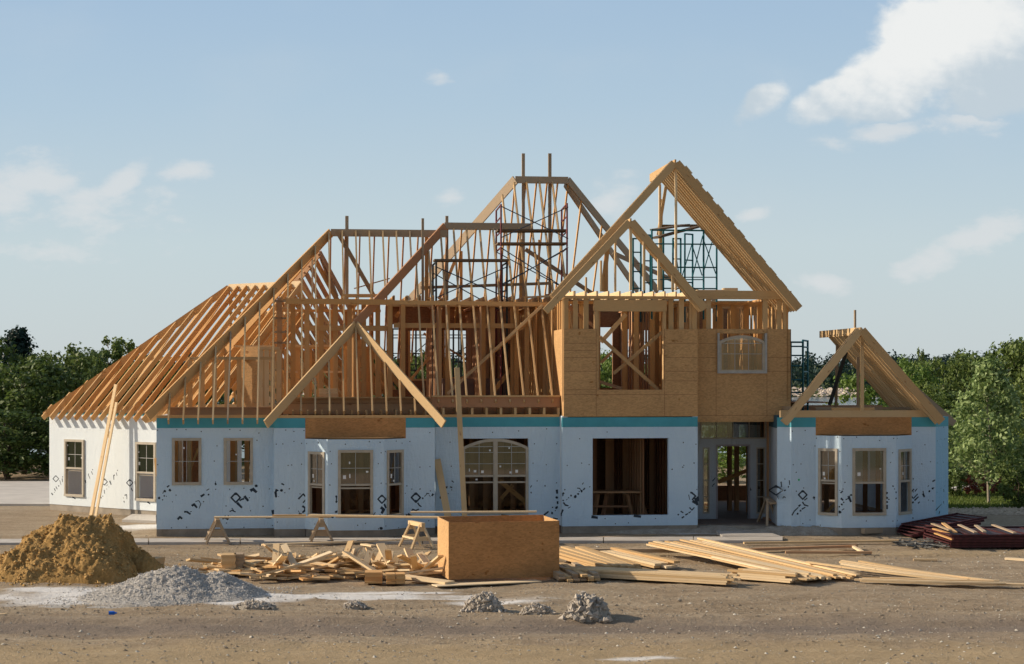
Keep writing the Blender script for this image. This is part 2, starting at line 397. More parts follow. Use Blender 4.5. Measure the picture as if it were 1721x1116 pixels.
# side walls
def side(pl_from, v0, v1, px_u, mat=WRAP, z0=SL, z1=PLZ, left=True, name='wall'):
    """wall running in depth (v) at the u of pixel px on plane v0"""
    u = VP(v0).s_(px_u) if px_u is not None else pl_from
    if left: pl = Plane(O+UD*u+VD*v1, -VD); a1 = v1-v0
    else: pl = Plane(O+UD*u+VD*v0, VD); a1 = v1-v0
    return pl, a1
def depth_wall(v0, v1, u, facing, mat, z0=SL, z1=PLZ, name='wall', holes=(), th=.15):
    pl = Plane(O+UD*u+VD*v1, -VD) if facing < 0 else Plane(O+UD*u+VD*v0, VD)
    w = wall(name, pl, 0.0, v1-v0, z0, z1, list(holes), th, mat, house)
    m = MB(); m.pbox(pl, 0.0, v1-v0, -.3, z0-.001, -th, -.02); m.build('foundation', CONC, w); return w
depth_wall(.002, 8.0, 0.0, -1, WRAPLIT)
# ---- block B with bay
uB0, uB1 = pB.s_(460.6), pB.s_(731)
bayL, bayR = pB.s_(513), pB.s_(682)
zbt = pB.z_(600, 737)
# wall B left and right piers
mkB = zc(460, 800, 12.29, [('l', 3.2, (60, 285), (38, 340), (50, 430)), ('l', 2.2, (45, 290), (90, 300)), ('b', 3.6, 162, 300), ('b', 2, 190, 165), ('l', 2, (165, 160), (210, 180)), ('l', 2.2, (515, 470), (610, 372), (670, 440)), ('l', 2, (680, 470), (610, 548)), ('l', 2.8, (600, 625), (650, 660), (645, 710), (600, 752)), ('b', 4.4, 550, 790), ('l', 1, (510, 720), (535, 770)), ('l', 3, (672, 560), (690, 640)), ('l', 2.4, (385, 838), (415, 828)), ('b', 1.8, 320, 265), ('b', 1.8, 318, 665), ('b', 1.2, 100, 425), ('b', 2, 500, 832)])
mkB2 = zc(620, 800, 12.29, [('d', 98, 970, 445, 1), ('b', 3.2, 970, 510), ('l', 2, (1010, 560), (1040, 605), (1080, 632)), ('b', 3, 1110, 458), ('l', 1.5, (1190, 360), (1240, 362)), ('l', 1, (1150, 420), (1195, 375)), ('l', 2.6, (1325, 375), (1305, 405)), ('l', 2, (900, 690), (970, 712), (1025, 688)), ('l', 1.4, (890, 712), (875, 760)), ('l', 3.4, (740, 845), (775, 800)), ('l', 3.6, (815, 792), (870, 828)), ('b', 1.8, 785, 205), ('b', 1.8, 1055, 268), ('l', .8, (1240, 390), (1270, 430))])
wrapped(pB, 460.6, 513, [], mk=mkB); wrapped(pB, 682, 731, [], mk=mkB2)
m = MB(); m.pbox(pB, bayL+.001, bayR-.001, zbt+.001, PLZ-.04, -.16, .006); hdr = m.build('header_board', OSBD, house)
def bay(plf, pxl, pxfl, pxfr, pxr, proj, wins_l, wins_f, wins_r, ztop, mkf=None, mkl=None, mkr=None, mat=WRAP):
    """three sided bay in front of plane plf: pixel edges of its faces"""
    pf = Plane(plf.p+plf.n*proj, plf.t)
    A_, D_ = plf.pt(plf.s_(pxl), 0), plf.pt(plf.s_(pxr), 0)
    B_, C_ = pf.pt(pf.s_(pxfl), 0), pf.pt(pf.s_(pxfr), 0)
    out = []
    for (p, q, wn, mk, mt) in ((A_, B_, wins_l, mkl, mat), (B_, C_, wins_f, mkf, mat), (C_, D_, wins_r, mkr, mat)):
        pl = Plane(p, q-p); ln = (q-p).length; h = [wn(pl)] if wn else []
        out.append(wrapped(pl, 0, 0, h, band=False, z1=ztop, a0=0.0, a1=ln, mk=mk, mat=mt, th=.12))
    m = MB()
    for z in (ztop+.002, ztop+.03):
        m.f.append((len(m.v), len(m.v)+1, len(m.v)+2, len(m.v)+3)); m.m.append(0); m.v += [x+ZD*z for x in (A_, B_, C_, D_)]
    m.build('bay_lid', OSB, house)
bay(pB, 513, 550.5, 645, 682, .62,
    lambda pl: window(pl, 518.5, 546, 759, 868, 814.5, 2, 2, open_low=True, stick=[(525.5, 800, 3.5, 6), (527, 808, 2, 2.5)]),
    lambda pl: window(pl, 568, 627, 756, 868.5, 815, 2, 2, mid2=820.5, stick=[(579, 802, 5, 6), (587.5, 778, 2, 4), (617, 793, 4, 3), (588, 800, 2, 7)]),
    lambda pl: window(pl, 650, 677.5, 756, 868.5, 814, 2, 2, low='open', stick=[(658.5, 800, 3.5, 7), (662.5, 808, 3, 3)]), zbt,
    mkf=zc(460, 800, 12.29, [('l', 3, (1120, 848), (1155, 818), (1225, 852)), ('b', 2.6, 1275, 825), ('b', 3.2, 1297, 425), ('b', 3, 1292, 535), ('l', 1.6, (1298, 430), (1292, 520)), ('b', 3.6, 1295, 740), ('b', 1.8, 1160, 187)]) + zc(620, 800, 12.29, [('d', 86, 268, 478, 1), ('l', 4, (258, 655), (305, 690), (270, 762)), ('l', 1.2, (130, 755), (95, 810), (150, 862)), ('b', 2, 235, 805), ('b', 1.8, 252, 150), ('b', 4, 250, 1085)]),
    mkr=zc(620, 800, 12.29, [('l', 3.4, (320, 590), (350, 655)), ('b', 1.6, 352, 165)]))
# ---- block C
hC = [window(pC, 777, 888, 737, 864, 800, 2, 3, arch=True, mull=True, mid2=810.5, stick=[(798.5, 792, 4.5, 4), (811, 793, 4.5, 4.5), (858.5, 794, 4.5, 3.5), (868.5, 792, 4.5, 5), (823.5, 757, 3, 3), (841, 784, 3, 3), (856, 753, 2.5, 2.5), (801, 806, 3.5, 3), (789, 790, 1.6, 5)])]
mkC = zc(620, 800, 12.29, [('b', 3.8, 1600, 235), ('l', 1.6, (1680, 225), (1715, 240)), ('b', 3, 1485, 445), ('b', 1.6, 1640, 365)]) + zc(720, 680, 5.07, [('l', 1.4, (200, 650), (215, 662)), ('b', 2, 198, 705)]) + \
  zc(900, 790, 12.4, [('l', 3.2, (445, 420), (450, 480)), ('b', 4, 447, 575), ('l', 2.6, (460, 660), (462, 700)), ('b', 4.2, 440, 780), ('b', 3.6, 348, 893), ('l', 2.6, (185, 932), (265, 868)), ('b', 1.8, 415, 845), ('b', 2, 355, 775), ('b', 2, 200, 330), ('b', 1.6, 440, 265), ('l', 2.2, (372, 1005), (440, 1018))]) + zc(720, 680, 5.07, [('l', 1.4, (870, 705), (880, 690)), ('b', 2.6, 875, 750), ('b', 1.8, 925, 650), ('b', 2, 993, 692), ('l', 3, (625, 945), (680, 948))])
wrapped(pC, 731.5, 944.5, hC, mk=mkC)
depth_wall(-.35+.001, .12-.002, uB1, 1, WRAP); depth_wall(-.35+.001, -.002, uB0, -1, WRAP)
# ---- block D
hD = [opening(pD, 996, 1123.5, 736.5, 866)]
mkD = zc(900, 790, 12.4, [('b', 3.4, 575, 490), ('l', 1.8, (572, 500), (570, 540)), ('b', 2.4, 575, 632), ('l', 2.2, (585, 680), (620, 728), (680, 742)), ('l', 2.4, (570, 832), (542, 900)), ('l', 1.6, (538, 905), (540, 950)), ('b', 2, 690, 577), ('b', 2.8, 742, 532), ('b', 4.6, 830, 547), ('b', 3.4, 890, 497), ('b', 3.8, 962, 437), ('l', 1.4, (875, 378), (915, 380), (940, 405)), ('l', 2, (1000, 410), (1025, 380)), ('l', 1.2, (975, 295), (1000, 265)), ('b', 1.6, 612, 405), ('b', 1.8, 1130, 350), ('l', 1, (680, 795), (730, 765)), ('l', .8, (640, 625), (665, 600)), ('l', 4, (1180, 975), (1285, 992))]) + \
  zc(1100, 700, 5.58, [('b', 3.4, 345, 715), ('l', 2.4, (350, 715), (385, 745), (355, 780)), ('l', 1, (320, 735), (330, 780)), ('l', 4, (362, 795), (385, 812)), ('l', 4, (385, 770), (400, 825)), ('l', 3, (405, 755), (412, 790)), ('l', 1.8, (330, 855), (350, 878), (372, 855)), ('l', 2.2, (258, 950), (275, 940)), ('l', 2, (292, 922), (312, 912)), ('l', 1.6, (322, 903), (340, 893)), ('b', 2.6, 222, 922), ('l', 2, (248, 890), (268, 902)), ('b', 2, 165, 495), ('b', 2, 265, 475), ('b', 2, 270, 245), ('b', 2, 370, 437)]) + zc(920, 680, 4.1, [('l', 4, (600, 765), (640, 772))])
wrapped(pD, 945, 1172.5, hD, mk=mkD)
uD0, uD1 = pD.s_(945), pD.s_(1172.5)
depth_wall(-.35+.001, .12-.002, uD0, -1, WRAPLIT); depth_wall(-.35+.001, 1.75-.002, uD1, 1, WRAP)
# black lining round the bare opening
# ---- block E: recessed door
aE0 = uD1; aE1 = pE.s_(1290.5)
zE = SL+.02
doorop = (pE.s_(1206), pE.s_(1258), SL-.0, pE.z_(1232, 750)); sl1 = opening(pE, 1181, 1192.5, 752, 863); sl2 = opening(pE, 1271, 1286, 752, 863)
zt0, zt1 = pE.z_(1232, 737.5), PLZ-.02
trn = (pE.s_(1177), pE.s_(1287), zt0, zt1)
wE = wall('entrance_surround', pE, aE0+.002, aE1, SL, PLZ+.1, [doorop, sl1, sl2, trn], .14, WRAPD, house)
for h, c, r in ((sl1, 1, 4), (sl2, 1, 4), (trn, 4, 1)):
    m = MB(); m.pbox(pE, h[0], h[1], h[2], h[3], -.07, -.055); p_ = m.build('pane', GLASS, wE)
    m = MB()
    for (x0, x1, w0, w1) in ((h[0], h[0]+.035, h[2], h[3]), (h[1]-.035, h[1], h[2], h[3]), (h[0]+.035, h[1]-.035, h[2], h[2]+.035), (h[0]+.035, h[1]-.035, h[3]-.035, h[3])): m.pbox(pE, x0, x1, w0, w1, -.05, .012)
    for i in range(1, c): a = h[0]+(h[1]-h[0])*i/c; m.pbox(pE, a-.01, a+.01, h[2]+.035, h[3]-.035, -.05, -.03)
    for i in range(1, r): a = h[2]+(h[3]-h[2])*i/r; m.pbox(pE, h[0]+.035, h[1]-.035, a-.01, a+.01, -.05, -.031)
    m.build('sash', TRIM, wE)
m = MB(); hh = doorop
m.pbox(pE, hh[0]-.05, hh[0], hh[2], hh[3]+.05, -.14, .015); m.pbox(pE, hh[1], hh[1]+.05, hh[2], hh[3]+.05, -.14, .015); m.pbox(pE, hh[0], hh[1], hh[3], hh[3]+.05, -.14, .015)
m.build('door_frame', simple('primed_door_frame', (.36, .33, .34), .6), wE)
marks(pE, wE, zc(1100, 700, 5.58, [('l', 1.4, (545, 605), (570, 575)), ('b', 2.2, 545, 652), ('l', 1.4, (550, 640), (565, 630)), ('l', 1.8, (885, 640), (905, 690)), ('b', 1.8, 885, 615), ('b', 1.8, 900, 690)]))
# return wall towards the right block (slanted)
uF0 = pF.s_(1330); a_ = pE.pt(aE1, 0); b_ = O+UD*(uF0-.28)+VD*(-.75)
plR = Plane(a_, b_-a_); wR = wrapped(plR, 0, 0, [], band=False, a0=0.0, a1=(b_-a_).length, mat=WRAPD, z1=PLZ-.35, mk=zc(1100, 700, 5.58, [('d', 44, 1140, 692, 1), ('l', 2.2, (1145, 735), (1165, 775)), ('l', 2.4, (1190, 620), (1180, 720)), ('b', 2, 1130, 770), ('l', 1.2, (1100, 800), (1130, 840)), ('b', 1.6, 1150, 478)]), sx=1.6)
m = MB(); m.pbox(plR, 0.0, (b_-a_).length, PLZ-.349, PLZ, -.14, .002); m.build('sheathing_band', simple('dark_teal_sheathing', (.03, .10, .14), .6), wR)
c_ = O+UD*uF0+VD*(-1.2)
plR2 = Plane(b_, c_-b_); wrapped(plR2, 0, 0, [], a0=0.0, a1=(c_-b_).length, mat=WRAP, mk=zc(1310, 790, 12.29, [('l', 2.4, (35, 250), (45, 340)), ('l', 2, (205, 220), (210, 300)), ('b', 2.6, 185, 350), ('l', 1.8, (95, 425), (130, 415)), ('l', 1.6, (70, 580), (90, 550), (125, 565)), ('b', 1.8, 115, 185)]), capson=False)
# ---- block F with bay
uF1 = pF.s_(1572.5)
fL, fR = pF.s_(1371), pF.s_(1532); zft = pF.z_(1450, 731.5)
mkF1 = zc(1310, 790, 12.29, [('d', 92, 480, 512, 1), ('l', 1.8, (262, 930), (305, 850), (385, 775)), ('l', 2.4, (400, 745), (430, 720)), ('l', 2, (478, 665), (515, 720), (590, 742)), ('l', 1.8, (468, 805), (530, 770)), ('b', 3, 435, 840), ('b', 3.4, 375, 905), ('l', 1.8, (520, 620), (570, 580)), ('b', 3.2, 712, 565), ('l', 1, (720, 580), (715, 615)), ('b', 1.8, 345, 45), ('b', 1.8, 350, 438), ('b', 1.6, 765, 515)])
mkF2 = zc(1480, 790, 12.4, [('l', 1.8, (690, 400), (640, 460), (640, 540), (680, 590)), ('l', 1.6, (690, 585), (770, 500)), ('l', 2, (710, 630), (785, 560)), ('l', 1.4, (720, 440), (760, 390)), ('b', 3, 672, 672), ('l', 1.8, (785, 690), (810, 665)), ('b', 3, 642, 832), ('l', 3, (885, 500), (910, 555)), ('l', 1.4, (885, 440), (890, 490)), ('b', 2.8, 1015, 440), ('b', 3, 1085, 385), ('l', 2, (1085, 235), (1130, 210)), ('l', 1, (985, 345), (1005, 320)), ('b', 2, 1090, 645), ('b', 2, 680, 183), ('b', 2, 672, 1003), ('b', 1.4, 1000, 625)])
wrapped(pF, 1330, 1371, [], mk=mkF1); wrapped(pF, 1532, 1572.5, [], mk=mkF2)
m = MB(); m.pbox(pF, pF.s_(1341), pF.s_(1344), pF.z_(1340, 808), pF.z_(1340, 805), .001, .004); m.build('green_tape', GREENM, house)
m = MB(); m.pbox(pF, fL+.001, fR-.001, zft+.001, PLZ-.04, -.16, .006); m.build('header_board', OSBD, house)
bay(pF, 1371, 1414.5, 1505.5, 1532, .55,
    lambda pl: window(pl, 1375.5, 1408, 753.5, 866, 808, 2, 2, open_low=True, stick=[(1384, 796, 4, 6), (1385.5, 804, 3.5, 3)]),
    lambda pl: window(pl, 1432.5, 1489, 753, 866, 811.5, 2, 1, low='open', stick=[(1444, 797, 5.5, 6), (1480, 788, 2.5, 2)]),
    lambda pl: window(pl, 1510, 1531, 754.5, 864.5, 808.5, 2, 2, low='open', stick=[(1518.5, 796, 3, 5)]), zft,
    mkl=None, mkf=zc(1310, 790, 12.29, [('l', 2, (1265, 470), (1305, 435)), ('l', 2.6, (1275, 590), (1310, 620)), ('b', 2.6, 1325, 668), ('b', 2.8, 1288, 712), ('b', 2.4, 1240, 758), ('b', 4.2, 1245, 868), ('l', 1.2, (1290, 828), (1335, 800)), ('l', 3.4, (1430, 548), (1472, 650)), ('b', 3, 1480, 515), ('b', 1.8, 1352, 255), ('l', 1.6, (1370, 610), (1420, 590))]) + zc(1480, 790, 12.4, [('b', 3.4, 125, 475), ('b', 3.6, 125, 580), ('b', 3.2, 135, 662), ('l', 3.6, (125, 740), (130, 800)), ('b', 2, 172, 612), ('b', 2.4, 262, 335)]),
    mkr=zc(1480, 790, 12.4, [('b', 3, 322, 465), ('b', 3.2, 320, 592)]))
# right slanted end wall
e0 = O+UD*uF1+VD*(-1.2); e1 = e0+(UD*math.cos(R(38))+VD*math.sin(R(38)))*.0
plS = Plane(e0, UD*.55+VD*.62)
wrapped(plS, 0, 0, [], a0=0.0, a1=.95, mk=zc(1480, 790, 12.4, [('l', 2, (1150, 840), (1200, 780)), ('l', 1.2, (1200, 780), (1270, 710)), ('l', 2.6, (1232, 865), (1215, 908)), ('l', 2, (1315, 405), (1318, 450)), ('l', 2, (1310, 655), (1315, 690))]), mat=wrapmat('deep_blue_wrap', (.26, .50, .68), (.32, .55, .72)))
e2 = e0+(UD*.55+VD*.62).normalized()*.95
plT = Plane(e2, VD); wrapped(plT, 0, 0, [], a0=.01, a1=10.2, capson=False)
# ---- wing (45 degree garage wall on the left)
wA = atY(83, 850, 58.3); wB = atY(263, 860, 55.15)
wd = Vector((wB.x-wA.x, wB.y-wA.y, 0)).normalized()      # along wall to the right (towards viewer)
wn = Vector((-wd.y, wd.x, 0))                              # inwards
if wn.y < 0: wn = -wn
pW = Plane(wA, wd)
WZ = 3.22
hW = [window(pW, 109.5, 142, 738.5, 834.5, 787, 2, 2, open_low=True, out=.05, glass=DGLASS, stick=[(113, 748.5, 3, 3), (115, 771, 4, 6), (136, 769.5, 1.6, 3)]),
      window(pW, 229, 262.5, 743, 842, 794.5, 2, 2, open_low=True, out=.05, glass=DGLASS, stick=[(232.5, 760, 3, 3), (233.5, 779, 4.5, 6)])]
mkW = zc(80, 780, 9.56, [('d', 50, 133, 235, 0), ('l', 2.4, (65, 470), (85, 492)), ('l', 2, (110, 395), (125, 430)), ('l', 1.8, (135, 365), (155, 400)), ('b', 2.4, 180, 350), ('l', 1.8, (235, 235), (240, 285)), ('b', 2.4, 240, 205), ('l', 1.2, (195, 260), (215, 330)), ('b', 1.6, 110, 455), ('l', 1.2, (275, 140), (272, 180)),
  ('l', 2.4, (605, 265), (615, 300)), ('l', 1.4, (655, 170), (680, 230)), ('b', 1.8, 660, 160), ('b', 2.2, 722, 90), ('l', 1.4, (705, 120), (725, 165)),
  ('d', 52, 912, 285, 1), ('b', 3, 815, 545), ('l', 2, (835, 500), (865, 545)), ('b', 2, 888, 515), ('l', 1.8, (910, 420), (915, 470)), ('b', 1.4, 950, 400), ('b', 1.6, 985, 365), ('l', 2.6, (1000, 275), (1020, 325)), ('b', 1.6, 960, 335), ('l', 1.8, (1062, 180), (1065, 245)), ('b', 2.4, 1072, 178), ('b', 2.2, 1125, 100), ('l', 1.4, (1105, 140), (1115, 185)), ('b', 1.4, 940, 345),
  ('d', 55, 1320, 300, 1), ('l', 1.6, (1240, 500), (1270, 490), (1275, 560)), ('b', 2.6, 1230, 605), ('b', 1.8, 1220, 545), ('l', 2, (1345, 390), (1365, 430)), ('l', 2.4, (1405, 280), (1408, 320)),
  ('l', 2.4, (400, 525), (445, 555)), ('l', 2.4, (1610, 610), (1645, 635))])
wrapped(pW, 83, 0, hW, mat=WRAPLIT, band=True, z1=WZ, zb=WZ-.12, a0=0.0, a1=6.2, mk=mkW, th=.14, capson=False)
pW2 = Plane(wA+wn*8.5, -wn); wrapped(pW2, 0, 0, [], mat=WRAPLIT, band=False, z1=WZ, a0=0.0, a1=8.5-.15, th=.14, capson=False)

# ================================================================ second floor
Z2 = PLZ+.36      # deck top
p2D, p2E = VP(-.36), VP(.15)
dOp = opening(p2D, 1004.5, 1115, 522, 655)
zD2 = p2D.z_(1060, 553); zP2 = p2D.z_(1060, 497.5)
u0, u1 = p2D.s_(947.5), p2D.s_(1172.5)
w2 = wall('upper_wall', p2D, u0, u1, PLZ-.02, zD2, [dOp], .03, OSB, house)
# seams
def seams(pl, w, lst, lz, a0, a1, zz0, zz1, holes=()):
    m = MB()
    def seg(x0, x1, w0, w1):
        cx, cz = (x0+x1)/2, (w0+w1)/2
        if any(h[0] < cx < h[1] and h[2] < cz < h[3] for h in holes): return
        m.quad(pl.pt(x0, w0, .0012), pl.pt(x1, w0, .0012), pl.pt(x1, w1, .0012), pl.pt(x0, w1, .0012))
    for px, py0, py1 in lst:
        a = pl.s_(px); seg(a-.007, a+.007, pl.z_(px, py1), pl.z_(px, py0))
    for py, px0, px1 in lz:
        z = pl.z_((px0+px1)/2, py); seg(pl.s_(px0), pl.s_(px1), z-.006, z+.006)
    m.build('panel_seam', OSBK, w)
seams(p2D, w2, [(1002, 656, 699), (1117, 656, 699), (1117, 553, 655), (1002, 553, 655)], [(577, 948, 1002), (589, 948, 1002), (601, 948, 1002), (624, 948, 1002), (655, 948, 1003), (663, 948, 1002), (577, 1118, 1171), (601, 1118, 1171), (624, 1118, 1171), (640, 1118, 1171), (663, 1118, 1171), (663, 1004, 1117)], u0, u1, 0, 0)
w2s_pl = Plane(O+UD*u0+VD*1.6, -VD)
w2s = wall('upper_wall', w2s_pl, 0.0, 1.94, PLZ-.02, zD2, [], .03, OSB, house)
w2r_pl = Plane(O+UD*u1+VD*(-.34), VD); wall('upper_wall', w2r_pl, 0.0, .48, PLZ-.02, zD2, [], .03, OSB, house)
zE0, zE2 = p2E.z_(1250, 708), p2E.z_(1250, 553); zPE = p2E.z_(1250, 495)
winE = opening(p2E, 1206, 1288, 560.5, 627)
uE1 = p2E.s_(1329.5); w3 = wall('upper_wall', p2E, u1+.001, uE1, zE0, zE2, [winE], .03, OSB, house)
seams(p2E, w3, [(1203.5, 553, 700), (1289, 628, 700), (1289, 553, 560)], [(698, 1174, 1329), (577, 1174, 1203), (601, 1174, 1203), (624, 1174, 1203), (624, 1290, 1329), (601, 1290, 1329)], 0, 0, 0, 0)
w3s_pl = Plane(O+UD*uE1+VD*.15, VD); wall('upper_wall', w3s_pl, 0.0, 6.8, PLZ-.02, zE2, [], .03, OSB, house)
window(p2E, 1208, 1285.5, 563.5, 626, None, 3, 2, arch=True, glass=glassmat('pale_glass', (.9, .95, .95), .30), out=.035)
m = MB(); h_ = winE; cw = .06
m.pbox(p2E, h_[0]-.01, h_[0]+cw-.01, h_[2]-.01, h_[3]+.01, -.05, .05); m.pbox(p2E, h_[1]-cw+.01, h_[1]+.01, h_[2]-.01, h_[3]+.01, -.05, .05); m.pbox(p2E, h_[0]+cw-.01, h_[1]-cw+.01, h_[2]-.01, h_[2]+cw-.01, -.05, .05)
m.build('window_casing', simple('grey_casing', (.40, .40, .38), .5), w3)
m = MB()   # porch soffit
m.hexa([hw(u1, .16, zE0-.02), hw(uE1, .16, zE0-.02), hw(uE1, 1.75, zE0-.02), hw(u1, 1.75, zE0-.02), hw(u1, .16, zE0+.02), hw(uE1, .16, zE0+.02), hw(uE1, 1.75, zE0+.02), hw(u1, 1.75, zE0+.02)])
m.build('porch_ceiling', OSB, house)
# tower wall framing
def framing(name, pl, a0, a1, z0, z1, spacing=.406, mat=WOOD, skip=(), header=None, depth=.14, studmat=None, double=True, names=('wall_frame', 'stud'), jit=.0):
    """plates as a mesh, studs as sub-parts; skip = list of (a0,a1) spans without studs"""
    m = MB(); m.pbox(pl, a0, a1, z1-(.08 if double else .04), z1, -depth, -.002); m.pbox(pl, a0, a1, z0, z0+.04, -depth, -.002)
    if header:
        for h in header: m.pbox(pl, h[0], h[1], h[2], h[3], -depth-.005, .008)
    w = m.build(names[0], mat, house); a = a0+.02; k = 0
    while a < a1-.01:
        if not any(s[0] < a < s[1] for s in skip):
            b = pl.pt(a+random.uniform(-jit, jit), z0+.04, -depth/2); beam(names[1], b, b+ZD*(z1-z0-(.12 if double else .08)), .04, depth, studmat or mat, w, up=pl.t)
            k += 1
        a += spacing
    return w
zh = (p2D.z_(1060, 522), p2D.z_(1060, 505))
pin = VP(-.33)
framing('f', pin, u0+.02, u1-.02, Z2, zP2, .3, WOOD, skip=[(dOp[0], dOp[1])], header=[(dOp[0]-.1, dOp[1]+.1, dOp[3]-.02, dOp[3]+.30), (dOp[0]-.08, dOp[0], dOp[2], dOp[3]), (dOp[1], dOp[1]+.08, dOp[2], dOp[3]), (dOp[0], dOp[1], dOp[2]-.05, dOp[2])])
pinE = VP(.18); framing('f', pinE, u1+.02, uE1-.02, zE0+.3, zPE-.05, .41, WOOD, skip=[(winE[0], winE[1]-.02)], header=[(u1+.02, uE1+.02, zPE-.05, zPE+.11), (winE[0]-.1, winE[1]+.1, winE[3], winE[3]+.12)])
framing('f', Plane(O+UD*(u0+.03)+VD*2.2, -VD), 0.0, 2.5, Z2, zP2, .406, WORG)
framing('f', Plane(O+UD*(uE1-.03)+VD*.2, VD), 0.0, 6.6, Z2, zPE, .406, WORG)
# short studs above window E2 (jacks) and behind: many close studs of partition walls
for v, a, b, mt in ((1.6, u0+.4, uE1-.3, WORG), (3.0, u1-.6, uE1-.1, WORG), (4.4, u0+2.6, uE1-.1, WORG)):
    framing('f', VP(v), a, b, Z2, zPE-.15, .406 if v < 4 else .25, mt, skip=[(a+.6, a+1.5)] if v < 2 else [(u0+1, u0+1.6)], jit=.04)
# joist ends over D
jo = MB(); zj = zP2+.001
for i in range(11):
    a = p2D.s_(966+19*i); q = [hw(a, -.28, 0), hw(a+.04, -.28, 0)]
    jo.hexa([hw(a, -.22, zj), hw(a+.045, -.22, zj), hw(a+.045, 4.2, zj), hw(a, 4.2, zj), hw(a, -.22, zj+.14), hw(a+.045, -.22, zj+.14), hw(a+.045, 4.2, zj+.14), hw(a, 4.2, zj+.14)])
jo.build('ceiling_joists', WPALE, house)['kind'] = 'stuff'
m = MB(); m.hexa([hw(u0+.1, 4.2, zj), hw(u1+.1, 4.2, zj), hw(u1+.1, 4.26, zj), hw(u0+.1, 4.26, zj), hw(u0+.1, 4.2, zj+.26), hw(u1+.1, 4.2, zj+.26), hw(u1+.1, 4.26, zj+.26), hw(u0+.1, 4.26, zj+.26)]); m.build('beam', WRED, house)
for (x0, y0, x1, y1, v, mt, w, d) in ((1170, 489, 1237, 489, .5, WPALE, .3, .05), (1215, 487, 1238, 487, .9, WPALE, .3, .09)):
    beam('loose_joist', P(x0, y0, v), P(x1, y1, v), w, d, mt, house)
# diagonals inside the tower window
for (a, b, v, w, mt) in (((1008, 566), (1106, 655), .2, .1, WOOD), ((1031, 628), (1113, 558), .5, .09, WOOD), ((1010, 575), (1052, 528), 1.3, .12, WPALE), ((1010, 610), (1030, 590), 1.8, .08, WOOD), ((1006, 641), (1045, 653), .6, .09, WRED), ((950, 512), (1004, 553), .4, .09, WRED)):
    beam('wall_brace', P(*a, v), P(*b, v), .04, w, mt, house)
# ---- main second floor: deck, joists, walls
uC0, uC1 = pC.s_(735), pC.s_(944)
deckm = MB()
def hbox(m, u0_, u1_, v0_, v1_, z0_, z1_, mi=0):
    m.hexa([hw(u0_, v0_, z0_), hw(u1_, v0_, z0_), hw(u1_, v1_, z0_), hw(u0_, v1_, z0_), hw(u0_, v0_, z1_), hw(u1_, v0_, z1_), hw(u1_, v1_, z1_), hw(u0_, v1_, z1_)], mi)
hbox(deckm, 3.3, 19.2, 1.0, 9.5, Z2-.03, Z2); hbox(deckm, uE1-.1, uF1, -.3, 7, PLZ+.02, PLZ+.05); hbox(deckm, u0+.05, u1, -.3, 1.0, Z2-.03, Z2)
deckm.build('floor_deck', OSBK, house)
# plates on top of first floor front walls
def plate(pl, a0, a1, z0=None, h=.075, mat=WORG, out=.0, th=.15): 
    m = MB(); z = PLZ-.038 if z0 is None else z0; m.pbox(pl, a0, a1, z, z+h, -th, out); return m.build('top_plate', mat, house)
plate(pA, 0, pA.s_(460)); plate(pB, uB0, uB1); plate(pC, uC0-.05, uD0-.01); plate(pF, uF0-.3, uF1, None, .19, WOOD)
# joist zone of C and B: ends and rim
for i in range(9):
    px = 744+24.2*i
    a = pC.s_(px); m = MB(); hbox(m, a, a+.045, .14, 1.15, PLZ+.04, PLZ+.22); hbox(m, a-.01, a+.055, .12, .135, PLZ+.038, PLZ+.22); m.build('joist', WOOD, house)
for i in range(11):
    px = 466+25*i
    a = pB.s_(px); m = MB(); hbox(m, a, a+.04, .0, .9, PLZ+.04, PLZ+.16); m.build('joist', WOOD, house)
m = MB(); hbox(m, 3.4, u0-.02, 1.0, 1.05, PLZ+.04, Z2+.12); m.build('rim_board', WRED, house)
m = MB(); hbox(m, pC.s_(726), u0-.02, .20, .245, PLZ+.235, PLZ+.52); m.build('rim_board', WRED, house)
m = MB(); hbox(m, pC.s_(726), u0-.02, .15, .30, PLZ+.521, PLZ+.565); hbox(m, 3.5, pC.s_(726), .85, 1.02, Z2+.121, Z2+.16); m.build('sill_plate', WOOD, house)
m = MB(); hbox(m, 0.2, 3.35, 1.3, 1.36, PLZ-.1, PLZ+.20); hbox(m, 0.2, 3.35, 1.26, 1.40, PLZ+.201, PLZ+.24); m.build('beam', WRED, house)
for i in range(8):
    a = .3+i*.4; m = MB(); hbox(m, a, a+.04, 1.36, 6.5, PLZ-.08, PLZ+.12); m.build('joist', WORG, house)
# front second floor wall frame v=2.2
v2 = 2.8; pM = VP(v2); zM = pM.z_(700, 506)
def sp(px, pl=None): return (pl or pM).s_(px)
framing('f', pM, sp(467), sp(655), Z2, pM.z_(560, 503), .41, WORG, skip=[(sp(600), sp(606))], header=[(sp(520), sp(655), pM.z_(580, 556)-.0, pM.z_(580, 547))])
framing('f', pM, sp(655), sp(940), Z2, zM, .60, WORG, skip=[(sp(684), sp(734)), (sp(752), sp(800)), (sp(878), sp(908))], header=[(sp(662), sp(870), pM.z_(700, 551), pM.z_(700, 543)), (sp(655), sp(940), zM-.16, zM-.085)])
for px, w in ((655, .22), (677, .26), (738, .15), (752, .12), (812, .12), (868, .1), (885, .1), (916, .1)):
    b = pM.pt(sp(px), Z2+.03, .01); beam('post', b, Vector((b.x, b.y, zM-.1)), w, .13, WORG, house, up=pM.t)
b0 = pM.pt(sp(470), Z2, .05); beam('post', b0, Vector((b0.x, b0.y, pM.z_(470, 500))), .16, .14, WRED, house, up=pM.t)
for py in (506, 535, 558, 576):
    m = MB(); m.pbox(pM, sp(461), sp(481), pM.z_(470, py)-.03, pM.z_(470, py)+.03, .06, .13); m.build('cleat', WGRY, house)
